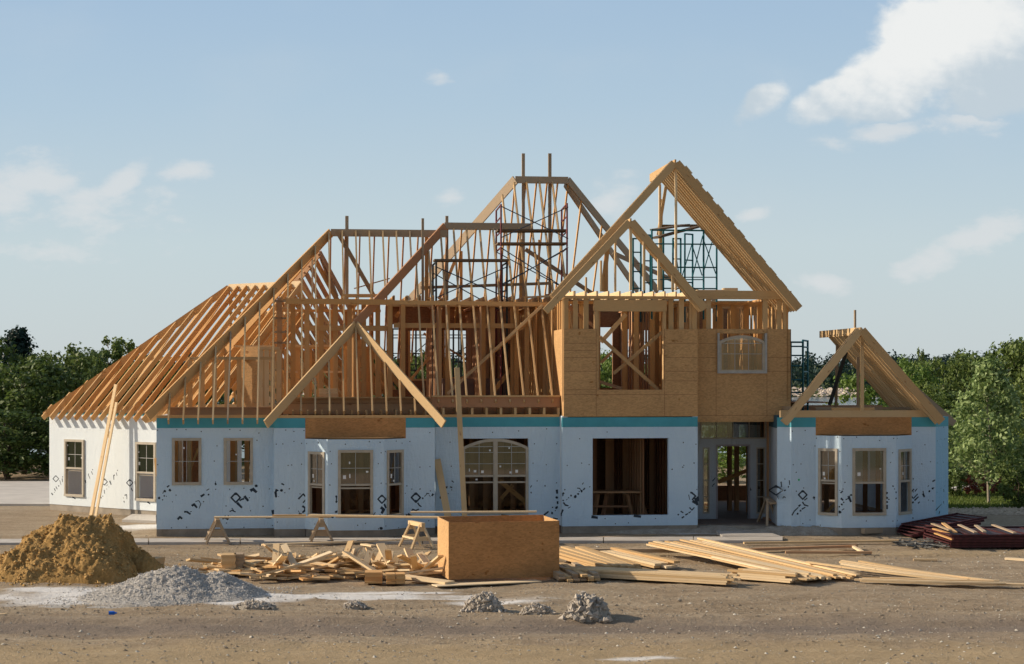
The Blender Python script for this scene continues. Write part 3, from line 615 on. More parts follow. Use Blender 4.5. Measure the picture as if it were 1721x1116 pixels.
# upper joist ends on plate
for i in range(13):
    px = 474+25.2*i if i < 7 else 640+22*(i-7)
    b = pM.pt(sp(px), pM.z_(px, 502), 0); beam('ceiling_joist', b+VD*-.15, b+VD*4.5, .045, .12, WORG, house)
for i in range(13):
    b = pM.pt(sp(662+22*i), pM.z_(700, 505)+.07, 0); beam('ceiling_joist', b+VD*-.15, b+VD*4.5, .045, .14, WORG, house)
# dark header sheathing & back walls
pK = VP(7.4); kz0, kz1 = Z2, pK.z_(750, 512)
holes = [(pK.s_(686), pK.s_(731), pK.z_(700, 640), pK.z_(700, 556)), (pK.s_(744), pK.s_(789), pK.z_(770, 637), pK.z_(770, 555)), (pK.s_(885), pK.s_(903), pK.z_(890, 600), pK.z_(890, 553)), (pK.s_(660), pK.s_(672), pK.z_(665, 655), pK.z_(665, 545))]
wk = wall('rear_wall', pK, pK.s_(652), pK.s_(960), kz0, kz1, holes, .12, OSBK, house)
for h in holes[:3]:
    m = MB(); m.pbox(pK, h[0]-.0, h[0]+.07, h[2], h[3], -.1, .02); m.pbox(pK, h[1]-.07, h[1], h[2], h[3], -.1, .02); m.pbox(pK, h[0]+.07, h[1]-.07, h[2], h[2]+.06, -.1, .02); m.build('window_buck', WORG, wk)
pK2 = VP(7.6)
framing('f', Plane(pK.p-pK.n*-.13, pK.t), pK.s_(652), pK.s_(960), Z2, kz1, .406, WRED, skip=[(h[0], h[1]) for h in holes])
holes = [(pK2.s_(1008), pK2.s_(1030), pK2.z_(1020, 652), pK2.z_(1020, 550)), (pK2.s_(1050), pK2.s_(1061), pK2.z_(1055, 600), pK2.z_(1055, 553)), (pK2.s_(1067), pK2.s_(1090), pK2.z_(1080, 630), pK2.z_(1080, 555)), (pK2.s_(1118), pK2.s_(1126), pK2.z_(1020, 560), pK2.z_(1020, 515)), (pK2.s_(1193), pK2.s_(1199), pK2.z_(1200, 552), pK2.z_(1200, 500)), (pK2.s_(1207), pK2.s_(1213), pK2.z_(1200, 625), pK2.z_(1200, 500)), (pK2.s_(1258), pK2.s_(1272), pK2.z_(1265, 625), pK2.z_(1265, 530))]
wk2 = wall('rear_wall', pK2, pK2.s_(960)+.02, pK2.s_(1318), kz0, pK2.z_(1100, 505), holes, .12, OSBK, house)
framing('f', Plane(pK2.p+pK2.n*.13, pK2.t), pK2.s_(962), pK2.s_(1318), Z2, pK2.z_(1100, 505), .406, WORG, skip=[(h[0]-.05, h[1]+.05) for h in holes])
# rear of the left half: open framing
framing('f', VP(7.0), VP(7.0).s_(470), VP(7.0).s_(640), Z2, VP(7).z_(560, 520), .406, WORG, skip=[(VP(7).s_(560), VP(7).s_(580))])
# partitions in depth
for px, va, vb, mt in ((600, 2.4, 6.9, WORG), (740, 2.4, 7.2, WRED), (812, 2.4, 7.2, WRED), (905, 2.4, 7.2, WORG), (932, 1.8, 7.2, WORG), (1100, 2.0, 7.2, WRED), (1150, 2.0, 7.4, WORG)):
    u = VP(va).s_(px); framing('f', Plane(O+UD*u+VD*va, VD), 0.0, vb-va, Z2, zM-.08, .45, mt, studmat=mt)
pp = VP(5.0); framing('f', pp, pp.s_(795), pp.s_(940), Z2, zM-.05, .406, WRED, header=[(pp.s_(800), pp.s_(870), zM-1.2, zM-.2)], skip=[(pp.s_(880), pp.s_(903))])
m = MB(); m.pbox(pp, pp.s_(808), pp.s_(862), Z2+.01, zM-.2, -.16, -.145); m.pbox(pp, pp.s_(684), pp.s_(740), zM-.62, zM-.1, -.2, -.18); m.build('partition_board', OSBK, house)
# dark hip-high wall panel (grey stack) seen low between px 745 and 860
m = MB(); pg = VP(4.2); m.pbox(pg, pg.s_(744), pg.s_(856), Z2+.01, pg.z_(800, 636), -.4, 0); m.build('low_partition', simple('grey_board', (.20, .15, .13), .8), house)
# braces of second floor
for (a, b, v, w, mt) in (((752, 662), (912, 513), 1.9, .08, WOOD), ((760, 652), (905, 525), 2.6, .1, WORG), ((828, 660), (898, 570), 3.0, .12, WORG), ((688, 641), (722, 600), 5.5, .08, WORG), ((722, 587), (742, 565), 6, .1, WORG), ((744, 580), (786, 606), 6.2, .06, WOOD), ((665, 533), (676, 519), 6.5, .12, WORG), ((712, 560), (728, 572), 7, .07, WGRY), ((566, 388), (628, 497), 4.4, .13, WGRY), ((764, 440), (738, 503), 6.0, .1, WOOD), ((883, 419), (1010, 503), 6.2, .13, WGRY), ((595, 485), (655, 468), 6.0, .035, WGRY)):
    beam('wall_brace', P(*a, v), P(*b, v), .04, w, mt, house)
beam('wall_brace', P(707, 483.5, 4.9), P(930, 476, 4.9), .04, .09, WGRY, house)
# OSB box of the left: board panel and studs
q0 = P(402, 680, 2.2); q1 = P(441, 680, 3.4)
plO = Plane(q0, Vector((q1.x-q0.x, q1.y-q0.y, 0))); lnO = (Vector((q1.x-q0.x, q1.y-q0.y, 0))).length
pO1 = VP(2.6)
uo0, uo1 = pO1.s_(403), pO1.s_(437)
plO = Plane(hw(uo0, 3.1, 0), UD*math.cos(R(28))-VD*math.sin(R(28)))
m = MB(); m.pbox(plO, 0.0, (uo1-uo0)*1.12, PLZ+.1, VP(2.8).z_(420, 582), -.03, 0); m.build('partition_board', OSB, house)
framing('f', VP(2.9), VP(2.9).s_(318), VP(2.9).s_(462), PLZ+.05, VP(2.9).z_(400, 600), .35, WOOD, skip=[(uo0, uo1)])
framing('f', VP(1.9), VP(1.9).s_(437), VP(1.9).s_(470), PLZ+.2, VP(1.9).z_(450, 583), .17, WPALE)
m = MB(); m.pbox(VP(1.5), VP(1.5).s_(366), VP(1.5).s_(462), VP(1.5).z_(400, 602)-.04, VP(1.5).z_(400, 602)+.04, -.04, 0); m.build('cleat', WOOD, house)
for (x0, x1, py) in ((395, 462, 582), (480, 560, 581), (480, 500, 625), (540, 575, 625)):
    pl = VP(3.2); m = MB(); m.pbox(pl, pl.s_(x0), pl.s_(x1), pl.z_(x0, py)-.03, pl.z_(x0, py)+.03, -.12, 0); m.build('cleat', WPALE, house)
framing('f', VP(5.2), VP(5.2).s_(480), VP(5.2).s_(640), Z2, VP(5.2).z_(560, 582), .35, WORG, studmat=WORG)

# ================================================================ first floor interior
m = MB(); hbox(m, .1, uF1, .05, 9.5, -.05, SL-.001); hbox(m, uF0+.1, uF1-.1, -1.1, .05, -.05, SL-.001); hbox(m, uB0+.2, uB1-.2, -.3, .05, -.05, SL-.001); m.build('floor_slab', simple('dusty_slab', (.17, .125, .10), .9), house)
pQ = VP(9.4)
qh = [(1.0, 2.3, .9, 2.6), (doorop[0]+.1, doorop[1]+2.0, SL+.5, 2.7), (9.6, 10.6, .9, 2.0)]
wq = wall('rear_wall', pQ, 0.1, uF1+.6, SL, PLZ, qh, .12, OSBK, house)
for v, a, b, mt, s_ in ((3.2, 3.6, 9.0, WRED, []), (3.0, uC0, 13.0, WRED, [(13.4, 13.9)]), (3.4, uD0, uD1, WRED, [(uD0+1.5, uD0+2.0)]), (3.6, uF0, uF1, WRED, []), (2.6, .3, 3.4, WORG, [(.9, 1.3), (2.4, 2.9)]), (6.0, 3.6, 12, WRED, [])):
    framing('f', VP(v), a, b, SL, PLZ-.05, .406, mt, skip=s_)
for u, va, vb in ((3.5, .3, 9.2), (uC0-.1, .6, 9), (uD0+.1, .6, 9.0), (uD1-.2, 2.0, 9.0), (uF0+.1, .2, 2.0), (uD0+2.6, 1.0, 9.0)):
    framing('f', Plane(O+UD*u+VD*va, VD), 0.0, vb-va, SL, PLZ-.05, .406, WRED)
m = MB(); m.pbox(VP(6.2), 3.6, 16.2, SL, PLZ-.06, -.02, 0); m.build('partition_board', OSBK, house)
pl = VP(5); 
for px in (1226, 1238): b = pl.pt(pl.s_(px), SL, 0); beam('post', b, b+ZD*2.9, .16, .12, WRED, house, up=pl.t)
# a joist ceiling strip over D/E
for i in range(22):
    a = 9.6+i*.406; m = MB(); hbox(m, a, a+.04, 1.1, 9.2, PLZ+.06, Z2-.031); m.build('joist', WRED, house)
# braces visible through windows
for (a, b, v, w) in (((840, 808), (885, 845), 1.2, .13), ((842, 838), (862, 815), 1.6, .1), ((1384, 866), (1404, 846), .2, .09), ((265, 800), (262, 770), 2, .1), ((1207, 810), (1258, 790), 4, .12), ((236, 826), (262, 806), 14, .12), ((312, 811), (333, 754), 1.0, .06)):
    beam('wall_brace', P(*a, v), P(*b, v), .04, w, WORG, house)
b = P(318.5, 811, .9); b.z = SL+.02; beam('post', b, b+ZD*2.95, .1, .04, WPALE, house)
b = P(397, 811, 2.2); b.z = SL+.02; beam('post', b, b+ZD*2.95, .06, .04, WOOD, house)
# ================================================================ roofs
PIT = 1.167
def roof(name_members, mat, label=None):
    """roof frame mesh (ridges, hips) -> rafters hang under it"""
    m = MB()
    for (A, B, w, d) in name_members: m.bar(A, B, w, d)
    return m.build('roof_frame', mat, house)
def raf(A, B, par, mat=WOOD, w=.042, d=.18): return beam('rafter', A, B, w, d, mat, par)
# --- wing roof
corner = Vector((wA.x, wA.y, 0)); T = 4.1; WP = .97
def wp(s, n, z): return corner + wd*s + wn*n + ZD*z
zw = lambda n: WZ+.07+WP*n
hipe = wp(T, T, zw(T)); rl = 3.3
rw = roof([(wp(.04, -.22, zw(-.22)), hipe, .05, .22), (wp(-.15, 2*T+.3, zw(-.3)), hipe, .05, .22)], WORG)
m = MB(); m.bar(hipe+ZD*.02, wp(T+rl, T, zw(T)+.02), .05, .2); m.build('ridge_board', WPALE, rw)  # pale wood stands in for sunlight on the wing ridge
k = 0; s = .08
while s < T+rl:
    n1 = min(s, T); mt = random.choice((WORG, WORG, WOOD))
    A = wp(s, -.32, zw(-.32)); B = wp(s, n1, zw(n1)); raf(A, B, rw, mt, .042, .165)
    A = wp(s, 2*T+.35, zw(-.35)); B = wp(s, 2*T-n1, zw(n1)); raf(A, B, rw, random.choice((WORG, WPALE)), .040, .13)
    s += .4064
s = .5
while s < 2*T-.3:   # end jacks on the hip end
    n1 = min(s, 2*T-s); A = wp(-.12, s, zw(-.12)); B = wp(n1, s, zw(n1)); raf(A, B, rw, WORG, .040, .12); s += .61
for i in range(7):   # ceiling joists of the wing
    m = MB(); a = .3+i*.9; m.bar(wp(a, .1, WZ+.06), wp(a, 2*T-.1, WZ+.06), .04, .12); m.build('ceiling_joist', WPALE, rw)
for i in range(5):
    m = MB(); a = 1.7+i*.8; m.bar(wp(a, T-1.6, WZ+1.7), wp(a, T+1.6, WZ+1.7), .04, .12); m.build('collar_tie', WPALE, rw)
m = MB(); m.pbox(pW, 0.0, 6.2, WZ-.039, WZ+.035, -.14, .0); m.build('top_plate', WPALE, rw)
# --- second wing roof behind block A
r2a, r2b = atY(444, 528, 58.5), atY(516, 526, 57.0)
rr = roof([(r2a, r2b, .05, .2)], WPALE)
dn = -wn*1.0 + Vector((0, 0, -1.0)); dn2 = Vector((.50, .86, 0))
for i in range(8):
    p = r2a.lerp(r2b, i/7.0); raf(p+dn*((p.z-3.9)/1.0), p, rr, WORG, .042, .17)
hp0, hp1 = atY(455, 527, 60), atY(537, 424, 59)
m = MB(); m.bar(hp0, hp1, .05, .24); m.bar(hp1, atY(566, 500, 60), .05, .2); m.build('hip_rafter', WRED, rr)
for i in range(15):
    p = hp0.lerp(hp1, 1-i/10.0) if i <= 10 else hp0 + (hp0-hp1)*.1*(i-10)
    ln = (p.z-3.7)/1.0; raf(p, p+Vector((.50*ln, .6*ln, -ln)), rr, random.choice((WORG, WRED, WOOD)), .042, .17)
b = atY(525, 500, 58.7); beam('post', b, atY(525, 428, 58.7), .05, .1, WPALE, rr)
for i in range(8):
    p = atY(500+i*17, 585, 57); raf(p, p+Vector((1.35, 1.0, -1.7)), rr, WORG, .042, .17)
# --- block A / first ridge
vF = -.38; zA = lambda v: 3.02+SL-.1+PIT*(v-vF)
vR1 = None
# ridge one: solve for height at pixel row 388
def solve_ridge(py, zf, v0=2.0):
    v = v0
    for _ in range(40):
        Y = 48.5+.7+v; v += ((H-(py-HY)/F*Y)-zf(v))/PIT*.5
    return v
vr1 = solve_ridge(389, zA); zr1 = zA(vr1)
uA0 = -.36
r1l = VP(vr1).hit(556, 389); r1r = VP(vr1).hit(752, 391)
r1l.z = zr1-.05; r1r.z = zr1-.05
hipA0 = hw(uA0+.14, vF+.12, zA(vF)+.16)
ra = roof([(hipA0, r1l, .05, .27)], WORG)
m = MB(); m.bar(r1l, r1r, .05, .22); m.build('ridge_board', WGRY, ra)
ul = uv_of(r1l)[0]
def hipv(u): return vF+(u-uA0)*(vr1-vF)/(ul-uA0)
# hip C lower (front) line: foot and ridge two
vr2 = solve_ridge(380, lambda v: zA(v)-.02); 
hc0 = P(447, 713, -.72); hc1 = VP(vr2).hit(748, 381); hcm = hc0.lerp(hc1, .5)
u_h0, v_h0 = uv_of(hc0); u_h1, v_h1 = uv_of(hc1)
def hipCv(u): return v_h0+(u-u_h0)*(v_h1-v_h0)/(u_h1-u_h0)
for i in range(18):
    px = 283+24.9*i; u = VP(vF).s_(px)
    vt = min(hipv(u), vr1); vb = vF
    if u > u_h0+.25: vb = max(hipCv(u)+.1, vF)
    if vt-vb < .25: continue
    raf(hw(u, vb, zA(vb)), hw(u, vt, zA(vt)-.04), ra, random.choice((WOOD, WOOD, WGRY)))
# rear slope of ridge one
for i in range(9):
    px = 556+24.5*i; u = VP(vr1).s_(px)
    raf(hw(u, vr1+3.3, zr1-PIT*3.3), hw(u, vr1+.05, zr1-.05), ra, WRED)
# left slope (hip end) jacks of ridge one
for i in range(9):
    v = .2+i*.45; uu = uA0+(v-vF)*(ul-uA0)/(vr1-vF); z = zA(v)
    if uu > 0: raf(hw(uA0+.0, v, 3.1), hw(uu, v, z), ra, WORG, .042, .17)
hb = hw(uA0, 2*vr1-vF, 3.1); m = MB(); m.bar(hb, r1l, .05, .24); m.build('hip_rafter', WORG, ra)
# --- bay hip roof + hip C
apx = P(598, 546, 1.86); hr1 = P(746, 713, -.72)
rb = roof([(hc0, apx, .05, .25), (apx, hr1, .05, .25)], WOOD)
m = MB(); m.bar(apx+Vector((0, 0, .02)), hc1, .05, .27); m.build('hip_rafter', WRED, rb)
for i in range(11):
    px = 482+24*i; pl = VP(-.35); u = pl.s_(px); zb = PLZ+.04
    if px < 598: vt = hipCv(u)
    else:
        ua, va = uv_of(apx); ub, vb_ = uv_of(hr1); vt = va+(u-ua)*(vb_-va)/(ub-ua)
    zt = zA(vt)-.02
    if vt < -.1: continue
    raf(hw(u, -.32, zb+.05), hw(u, vt, zt), rb, WOOD)
# --- block C front slope, ridges two and three
zc_ = lambda v: 3.58+PIT*(v-.2)
vR2 = solve_ridge(383, zc_); r2l = VP(vR2).hit(747, 380); r2r = VP(vR2).hit(892, 386); r2r.z = r2l.z
vR3 = solve_ridge(302, zc_); r3l = VP(vR3).hit(866, 302); r3r = VP(vR3).hit(955, 302); r3r.z = r3l.z
h3 = P(688, 506, vR3+3.3)
rc = roof([(r2l, r2r, .05, .22), (r3l, r3r, .05, .22), (r3l, h3, .05, .30), (r3r, atY(1106, 489, 59.5), .05, .24), (r3r+Vector((-.1, 0, -.1)), atY(1072, 489, 61), .05, .24), (P(1030, 425, vR3+1.5), P(1205, 505, vR3+1.5), .05, .14)], WGRY)
u3l, u3r = uv_of(r3l)[0], uv_of(r3r)[0]; u2r = uv_of(r2r)[0]
for i in range(12):
    px = 713+24*i; u = VP(.2).s_(min(px, 990)); v0 = .2
    if i < 2: v1 = hipCv(u)
    elif u < u2r-1.1: v1 = vR2
    else: v1 = min(vR3, vR3-(u3l-u)*.9) if u < u3l else vR3
    if v1 > v0+.3: raf(hw(u, v0, zc_(v0)), hw(u, v1, zc_(v1)-.03), rc, WOOD, .045, .15)
for i in range(9):
    px = 752+24*i if i < 6 else 872+20*(i-6)
    if i < 6: u = VP(vR2).s_(px); raf(hw(u, vR2+2.6, r2l.z-PIT*2.6), hw(u, vR2, r2l.z-.05), rc, WORG, .042, .12)
for i in range(6):
    u = u3l+(u3r-u3l)*i/5.0; raf(hw(u-.0, vR3+3.4, r3l.z-PIT*3.4), hw(u, vR3, r3l.z-.05), rc, WORG, .042, .12)
for t_ in (.14, .36):
    q_ = r3r.lerp(atY(1106, 489, 59.5), t_)-ZD*.1; k_ = (q_.z-6.7)/PIT; raf(q_+VD*k_-ZD*PIT*k_, q_, rc, WORG, .042, .12)
for px, y0, y1, v, w in ((583, 363, 503, vr1+.3, .10), (710.5, 367, 505, vr1-.6, .075), (717, 393, 505, vr1+.2, .11), (751, 363, 505, vR2+.1, .09), (879.5, 258, 505, vR3+.1, .095), (924, 258, 505, vR3+.15, .10), (875, 402, 505, vR2+.6, .09), (906, 403, 470, vR2+.3, .06), (775, 422, 505, vR2+1.5, .09)):
    a = P(px, y1, v); beam('temporary_post', a, Vector((a.x, a.y, P(px, y0, v).z)), w*.9, w, WGRY if y0 < 380 else WORG, house, up=UD)
for (x0, y0, x1, y1, v, mt, w) in ((660, 508, 940, 512, 2.3, WORG, .12), (480, 506, 660, 508, 2.1, WORG, .16), (880, 500, 940, 497, 3.0, WPALE, .06), (575, 497, 640, 497, 2.6, WORG, .1)):
    beam('beam', P(x0, y0, v), P(x1, y1, v), .05, w, mt, house)
# --- tower gables
def gable(apex, fl, fr, v, w, par_mat, nl, nr, step=.4064, d=.19, ridge_back=3.6, rd=.24, stub=.45, inner=True):
    A = P(*apex, v); Lf = P(*fl, v); Rt = P(*fr, v)
    m = MB(); m.bar(A-ZD*.12-VD*.02, A-ZD*.12+VD*ridge_back, .045, rd); rf = m.build('roof_frame', WOOD, house)
    for k in range(nl): raf(Lf+VD*(step*k*.5+.0), A-ZD*.10-UD*.03+VD*(step*k*.5), rf, WOOD, .042, d)
    for k in range(nr):
        raf(A-ZD*.10+UD*.03+VD*(step*k), Rt+VD*(step*k), rf, WOOD, .045, d+.03)
    return rf, A, Lf, Rt
vG = -.30
rg, gA, gL, gR = gable((1135, 268), (930, 500), (1343, 519), vG, .2, WOOD, 3, 10, .27, .21, 3.6)
rg2, g2A, g2L, g2R = gable((1060, 367), (917, 523), (1185, 519), -.98, .2, WOOD, 2, 3, .2, .19, .5)
for i in range(11):   # blocks on the right slope edge
    t = .06+i*.085; p = gA.lerp(gR, t); q = gA.lerp(gR, t+.05); o = (gR-gA).cross(VD).normalized()
    if o.z < 0: o = -o
    beam('lookout_block', p+o*.105+VD*.02, q+o*.105+VD*.02, .05, .06, WOOD, rg, up=VD)
for px, y0, y1, v, w, mt in ((1060, 372, 488, -.9, .07, WPALE), (1082.5, 398, 488, -.9, .06, WOOD), (1107, 428, 488, -.9, .06, WPALE), (1130.5, 457, 488, -.9, .06, WOOD), (985, 466, 490, -.5, .045, WOOD), (1010, 438, 490, -.5, .05, WOOD), (1034, 406, 490, -.5, .05, WOOD), (1136, 280, 488, -.2, .06, WPALE), (1109, 310, 488, 2.2, .06, WPALE), (1112, 335, 488, 2.8, .05, WOOD), (1019, 420, 490, 4, .10, WORG)):
    a = P(px, y1, v); t = P(px, y0, v); beam('gable_stud', a, Vector((a.x, a.y, t.z)), w, .09, mt, rg, up=VD)
beam('gable_stud', P(1106, 395, 2.4), P(1122, 296, 2.4), .04, .09, WOOD, rg)
beam('gable_stud', P(1013, 490, 4), P(1021, 416, 4), .04, .14, WORG, rg)
# corner posts of tower
for px, v in ((951.5, -.34), (1167, -.34), (1320, .17)):
    pl = VP(v); a = pl.pt(pl.s_(px), pl.z_(px, 553)-.1, -.06); beam('post', a, Vector((a.x, a.y, pl.z_(px, 503))), .12, .12, WOOD, house, up=UD)
# --- right gable
rF, fA, fL_, fR_ = gable((1447, 549), (1319, 711), (1583, 709), -1.62, .2, WOOD, 2, 11, .30, .2, 3.9, .20)
beam('ridge_brace', P(1407, 578, 1.2), P(1405, 690, 1.2), .05, .07, WGRY, rF)
for px, y0, y1, v, w, mt in ((1449, 562, 690, -1.35, .085, WOOD), (1442, 600, 690, .2, .07, WGRY), (1437, 521, 552, -1.0, .05, WGRY), (1407, 566, 640, 1.8, .05, WPALE)):
    a = P(px, y1, v); beam('gable_stud', a, Vector((a.x, a.y, P(px, y0, v).z)), w, .07, mt, rF, up=VD)
beam('gable_stud', P(1394, 681, 1.0), P(1422, 592, 1.0), .05, .1, DARKMET, rF)
for i in range(4):
    beam('rafter', P(1530, 648, 1.0)+VD*.3*i, P(1604, 712, 1.0)+VD*.3*i, .045, .2, WGRY, rF)
m = MB(); m.pbox(pF, pF.s_(1400), pF.s_(1470), PLZ+.153, PLZ+.23, -.14, .0); m.build('cleat', WOOD, rF)
m = MB(); hbox(m, uF0-.2, uF1+.2, 4.0, 4.05, PLZ-.1, PLZ+.22); m.build('beam', WRED, rF)
m = MB(); hbox(m, uF0+.1, uF0+.16, -1.0, 4, PLZ+.15, PLZ+.25); hbox(m, uF0+1.0, uF1-.2, -.2, -.12, PLZ+.15, PLZ+.23); m.build('beam', WGRY, rF)

# ================================================================ loose things at the house
def board(A, B, w, d, mat, label, cat='board', group=None, name='board', up=ZD):
    o = beam(name, A, B, w, d, mat, None, up); return tag(o, label, cat, group)
# props against wing wall
def prop(pt, pb, zt, w=.10, mat=WPALE, lab='', off=.06, cat='brace'):
    return board(pb, pt, w, .04, mat, lab, cat, 'props leaning on the left wing wall', 'brace_board', up=wn)
plw = Plane(wA - wn*.45, wd)
top1 = Plane(wA-wn*.25, wd).hit(195, 646); ft1 = gnd(153, 868); ft1 = atY(153, 866, 56.0)
prop(top1, ft1, 0, .13, lab='long pale board propped against the left wing, reaching highest over its eave')
prop(Plane(wA-wn*.30, wd).hit(194, 676)+Vector((.05, -.05, 0)), atY(161, 867, 55.8), 0, .1, lab='shorter pale board propped beside the tallest prop on the left wing')
beam_ = board(atY(186, 716, 56.6), atY(181, 735, 56.5), .05, .12, WPALE, 'short block nailed where the wing props cross the eave', 'block', None, 'nailing_block')
# boards on the front wall
board(P(734.5, 772, .05), P(757, 890, -.75), .19, .04, WOOD, 'wide plank leaning against the blue wall left of the arched window', 'plank', None, 'leaning_plank', up=VD)
board(P(768, 618, -.15), P(782, 893, -.9), .14, .05, WOOD, 'very tall timber propped up past the eave beside the arched window', 'timber', None, 'leaning_timber', up=VD)
# board bundle on the deck
bb = P(552, 680, 1.25)
k = 0
for r in range(6):
    for c in range(2):
        a = bb + UD*(-.26+.0) + VD*(.0+c*.12) + ZD*(.03+r*.078); a.x += random.uniform(-.03, .03)
        tag(beam('short_plank', a, a+UD*.52, .10, .07, WPALE, None), 'short fresh plank in the small bundle on the upper deck behind the bay hip', 'plank', 'bundle of short planks on the deck')
# ---- scaffolds
def scaffold(label, pts_frames, braces, mat1, mat2, planks=(), r=.028, name='scaffold', tubes=()):
    """frames: (A,B, zlo, zhi, rungs) end frames between two base points; all world"""
    b = pts_frames[0][0]; root = empty(name, (b.x, b.y, pts_frames[0][2]), label, 'scaffold')
    for (A, B, z0, z1, rungs) in pts_frames:
        m = MB(); A0, A1, B0, B1 = (Vector((A.x, A.y, z0)), Vector((A.x, A.y, z1)), Vector((B.x, B.y, z0)), Vector((B.x, B.y, z1)))
        m.tube(A0, A1, r); m.tube(B0, B1, r); m.tube(A1-ZD*.02, B1-ZD*.02, r*.95)
        for q in rungs:
            z = z0+(z1-z0)*q; m.tube(Vector((A.x, A.y, z)), Vector((B.x, B.y, z)), r*.8)
        m.build('frame', mat1, root)
    for (p, q) in braces:
        m = MB(); m.tube(p, q, r*.6); m.build('cross_brace', mat2, root)
    return root
def zt(px, py, v): return P(px, py, v).z
# S2 tall blue/red scaffold over block C
va, vb = 3.0, 4.9
zb_, zt_ = Z2, zt(840, 342, va)
x0, x1 = P(842, 500, va), P(953, 500, va); x2, x3 = P(834, 500, vb), P(944, 500, vb)
zm = zt(900, 415, va)
fr_ = [(x0, x2, zb_+0, zm, (.3, .6)), (x1, x3, zb_, zm, (.3, .6)), (x0, x2, zm+.01, zt(840, 415-72, va), (.35, .7)), (x1, x3, zm+.01, zt(840, 340, va), (.35, .7))]
br = [(P(843, 347, va), P(955, 401, va)), (P(843, 399, va), P(955, 348, va)), (P(843, 417, va), P(955, 488, va)), (P(843, 480, va), P(955, 416, va)), (P(835, 424, vb), P(944, 482, vb)), (P(835, 482, vb), P(944, 424, vb))]
s2 = scaffold('tall blue and rusty two tier scaffold under the highest ridge', fr_, br, REDMET, BLUEMET)
for nm, z_, v_ in (('upper', 387, 3.3), ('lower', 409, 3.3)):
    for k in range(3):
        board(P(836, z_, v_)+VD*k*.26, P(953, z_, v_)+VD*k*.26, .24, .05, WSHADE, '%s deck plank laid across the tall two tier scaffold' % nm, 'plank', '%s planks of the tall scaffold' % nm, 'scaffold_plank')
# S3 low grey scaffold
va = 2.9; x0, x1 = P(733, 500, va), P(852, 500, va); x2, x3 = P(733, 500, va)+VD*1.3, P(852, 500, va)+VD*1.3
zt3 = zt(790, 440, va)
s3 = scaffold('dark grey single tier scaffold with flat top behind the arched window bay', [(x0, x2, Z2, zt3, (.4, .8)), (x1, x3, Z2, zt3, (.4, .8))], [(P(734, 449, va), P(851, 500, va)), (P(734, 500, va), P(851, 449, va)), (P(734, 455, va)+VD*1.3, P(851, 520, va)+VD*1.3)], DARKMET, BLUEMET, r=.03)
for k in range(2):
    board(P(730, 437, va)+VD*(.1+k*.3), P(855, 437, va)+VD*(.1+k*.3), .28, .06, WSHADE, 'grey plank on top of the dark single tier scaffold', 'plank', 'planks of the single tier scaffold', 'scaffold_plank')
# S1 teal scaffold in the tower gable
va, vb = 1.0, 2.6
def frm(px0, px1, pyt, v0_, v1_, rung=(.3, .62)):
    A, B = P(px0, 488, v0_), P(px1, 488, v1_); return (A, B, zP2-.6, zt((px0+px1)/2, pyt, v0_), rung)
s1f = [frm(1095.5, 1182.5, 386, va, va, (.24, .58, .84)), frm(1115, 1204.5, 378, vb, vb, (.34, .56, .8)), frm(1064, 1077, 400, 3.4, 3.4, (.2, .4, .6, .83)), frm(1151, 1164, 392, 3.6, 3.8, (.2, .45, .7)), frm(1083, 1093, 394, 3.8, 3.8, (.2, .45, .7)), frm(1144, 1131, 400, 3.2, 3.2, (.3, .5, .75))]
s1b = [(P(1164, 465, va), P(1181, 396, va)), (P(1164, 415, va), P(1180, 463, va)), (P(1183, 455, vb), P(1203, 385, vb)), (P(1183, 405, vb), P(1203, 460, vb)), (P(1146, 465, 3), P(1163, 410, 3)), (P(1132, 405, 3), P(1141, 460, 3)), (P(1115, 466, vb), P(1204, 466, vb)), (P(1096, 470, va), P(1182, 470, va))]
scaffold('teal steel scaffold standing inside the big front gable', s1f, s1b, TEALMET, TEALMET)
for (a, b, k) in (((1100, 386, 1.1), (1152, 378, 2.7), 0), ((1100, 400, 1.1), (1180, 379, 2.5), 1), ((1110, 380, 2.6), (1178, 379, 2.6), 2)):
    board(P(*a), P(*b), .3, .05, WSHADE, 'shade-darkened plank lying askew on top of the teal gable scaffold', 'plank', 'askew planks of the gable scaffold', 'scaffold_plank')
# S4 right of tower
A, B = P(1329, 690, 3.0), P(1349.5, 690, 3.0); C_ = P(1357.5, 690, 3.9)
r4 = scaffold('narrow teal scaffold tower rising behind the right edge of the upper wall', [(A, B, PLZ+.05, zt(1350, 574, 3), (.27, .45, .65, .8, .93)), (B+VD*.01, C_, PLZ+.05, zt(1357, 572, 3.9), (.55, .9))], [], TEALMET, TEALMET, r=.032)
# S5 rear scaffold seen through the openings
v_ = 9.6; xs_ = [P(x, 640, v_) for x in (660, 699, 762, 775, 797)]
fr5 = [(xs_[0], xs_[1], Z2-3.2, zt(690, 552, v_), (.35, .55, .75)), (xs_[2], xs_[3], Z2-3.2, zt(690, 552, v_), (.5, .8)), (xs_[3]+VD*.9, xs_[4]+VD*.9, Z2-3.2, zt(690, 552, v_), (.5, .8))]
s5 = scaffold('black rear scaffold seen through the upper window openings', fr5, [(P(650, 563, v_), P(800, 563, v_)), (P(650, 568, v_), P(800, 568, v_)), (P(650, 594, v_), P(800, 594, v_)), (P(744, 605, v_), P(790, 580, v_)), (P(690, 600, v_), P(735, 560, v_)), (P(650, 613, v_), P(735, 613, v_)), (P(650, 642, v_), P(735, 642, v_))], DARKMET, DARKMET, r=.03)
A, B = P(1080, 640, 8.6), P(1270, 640, 8.6)
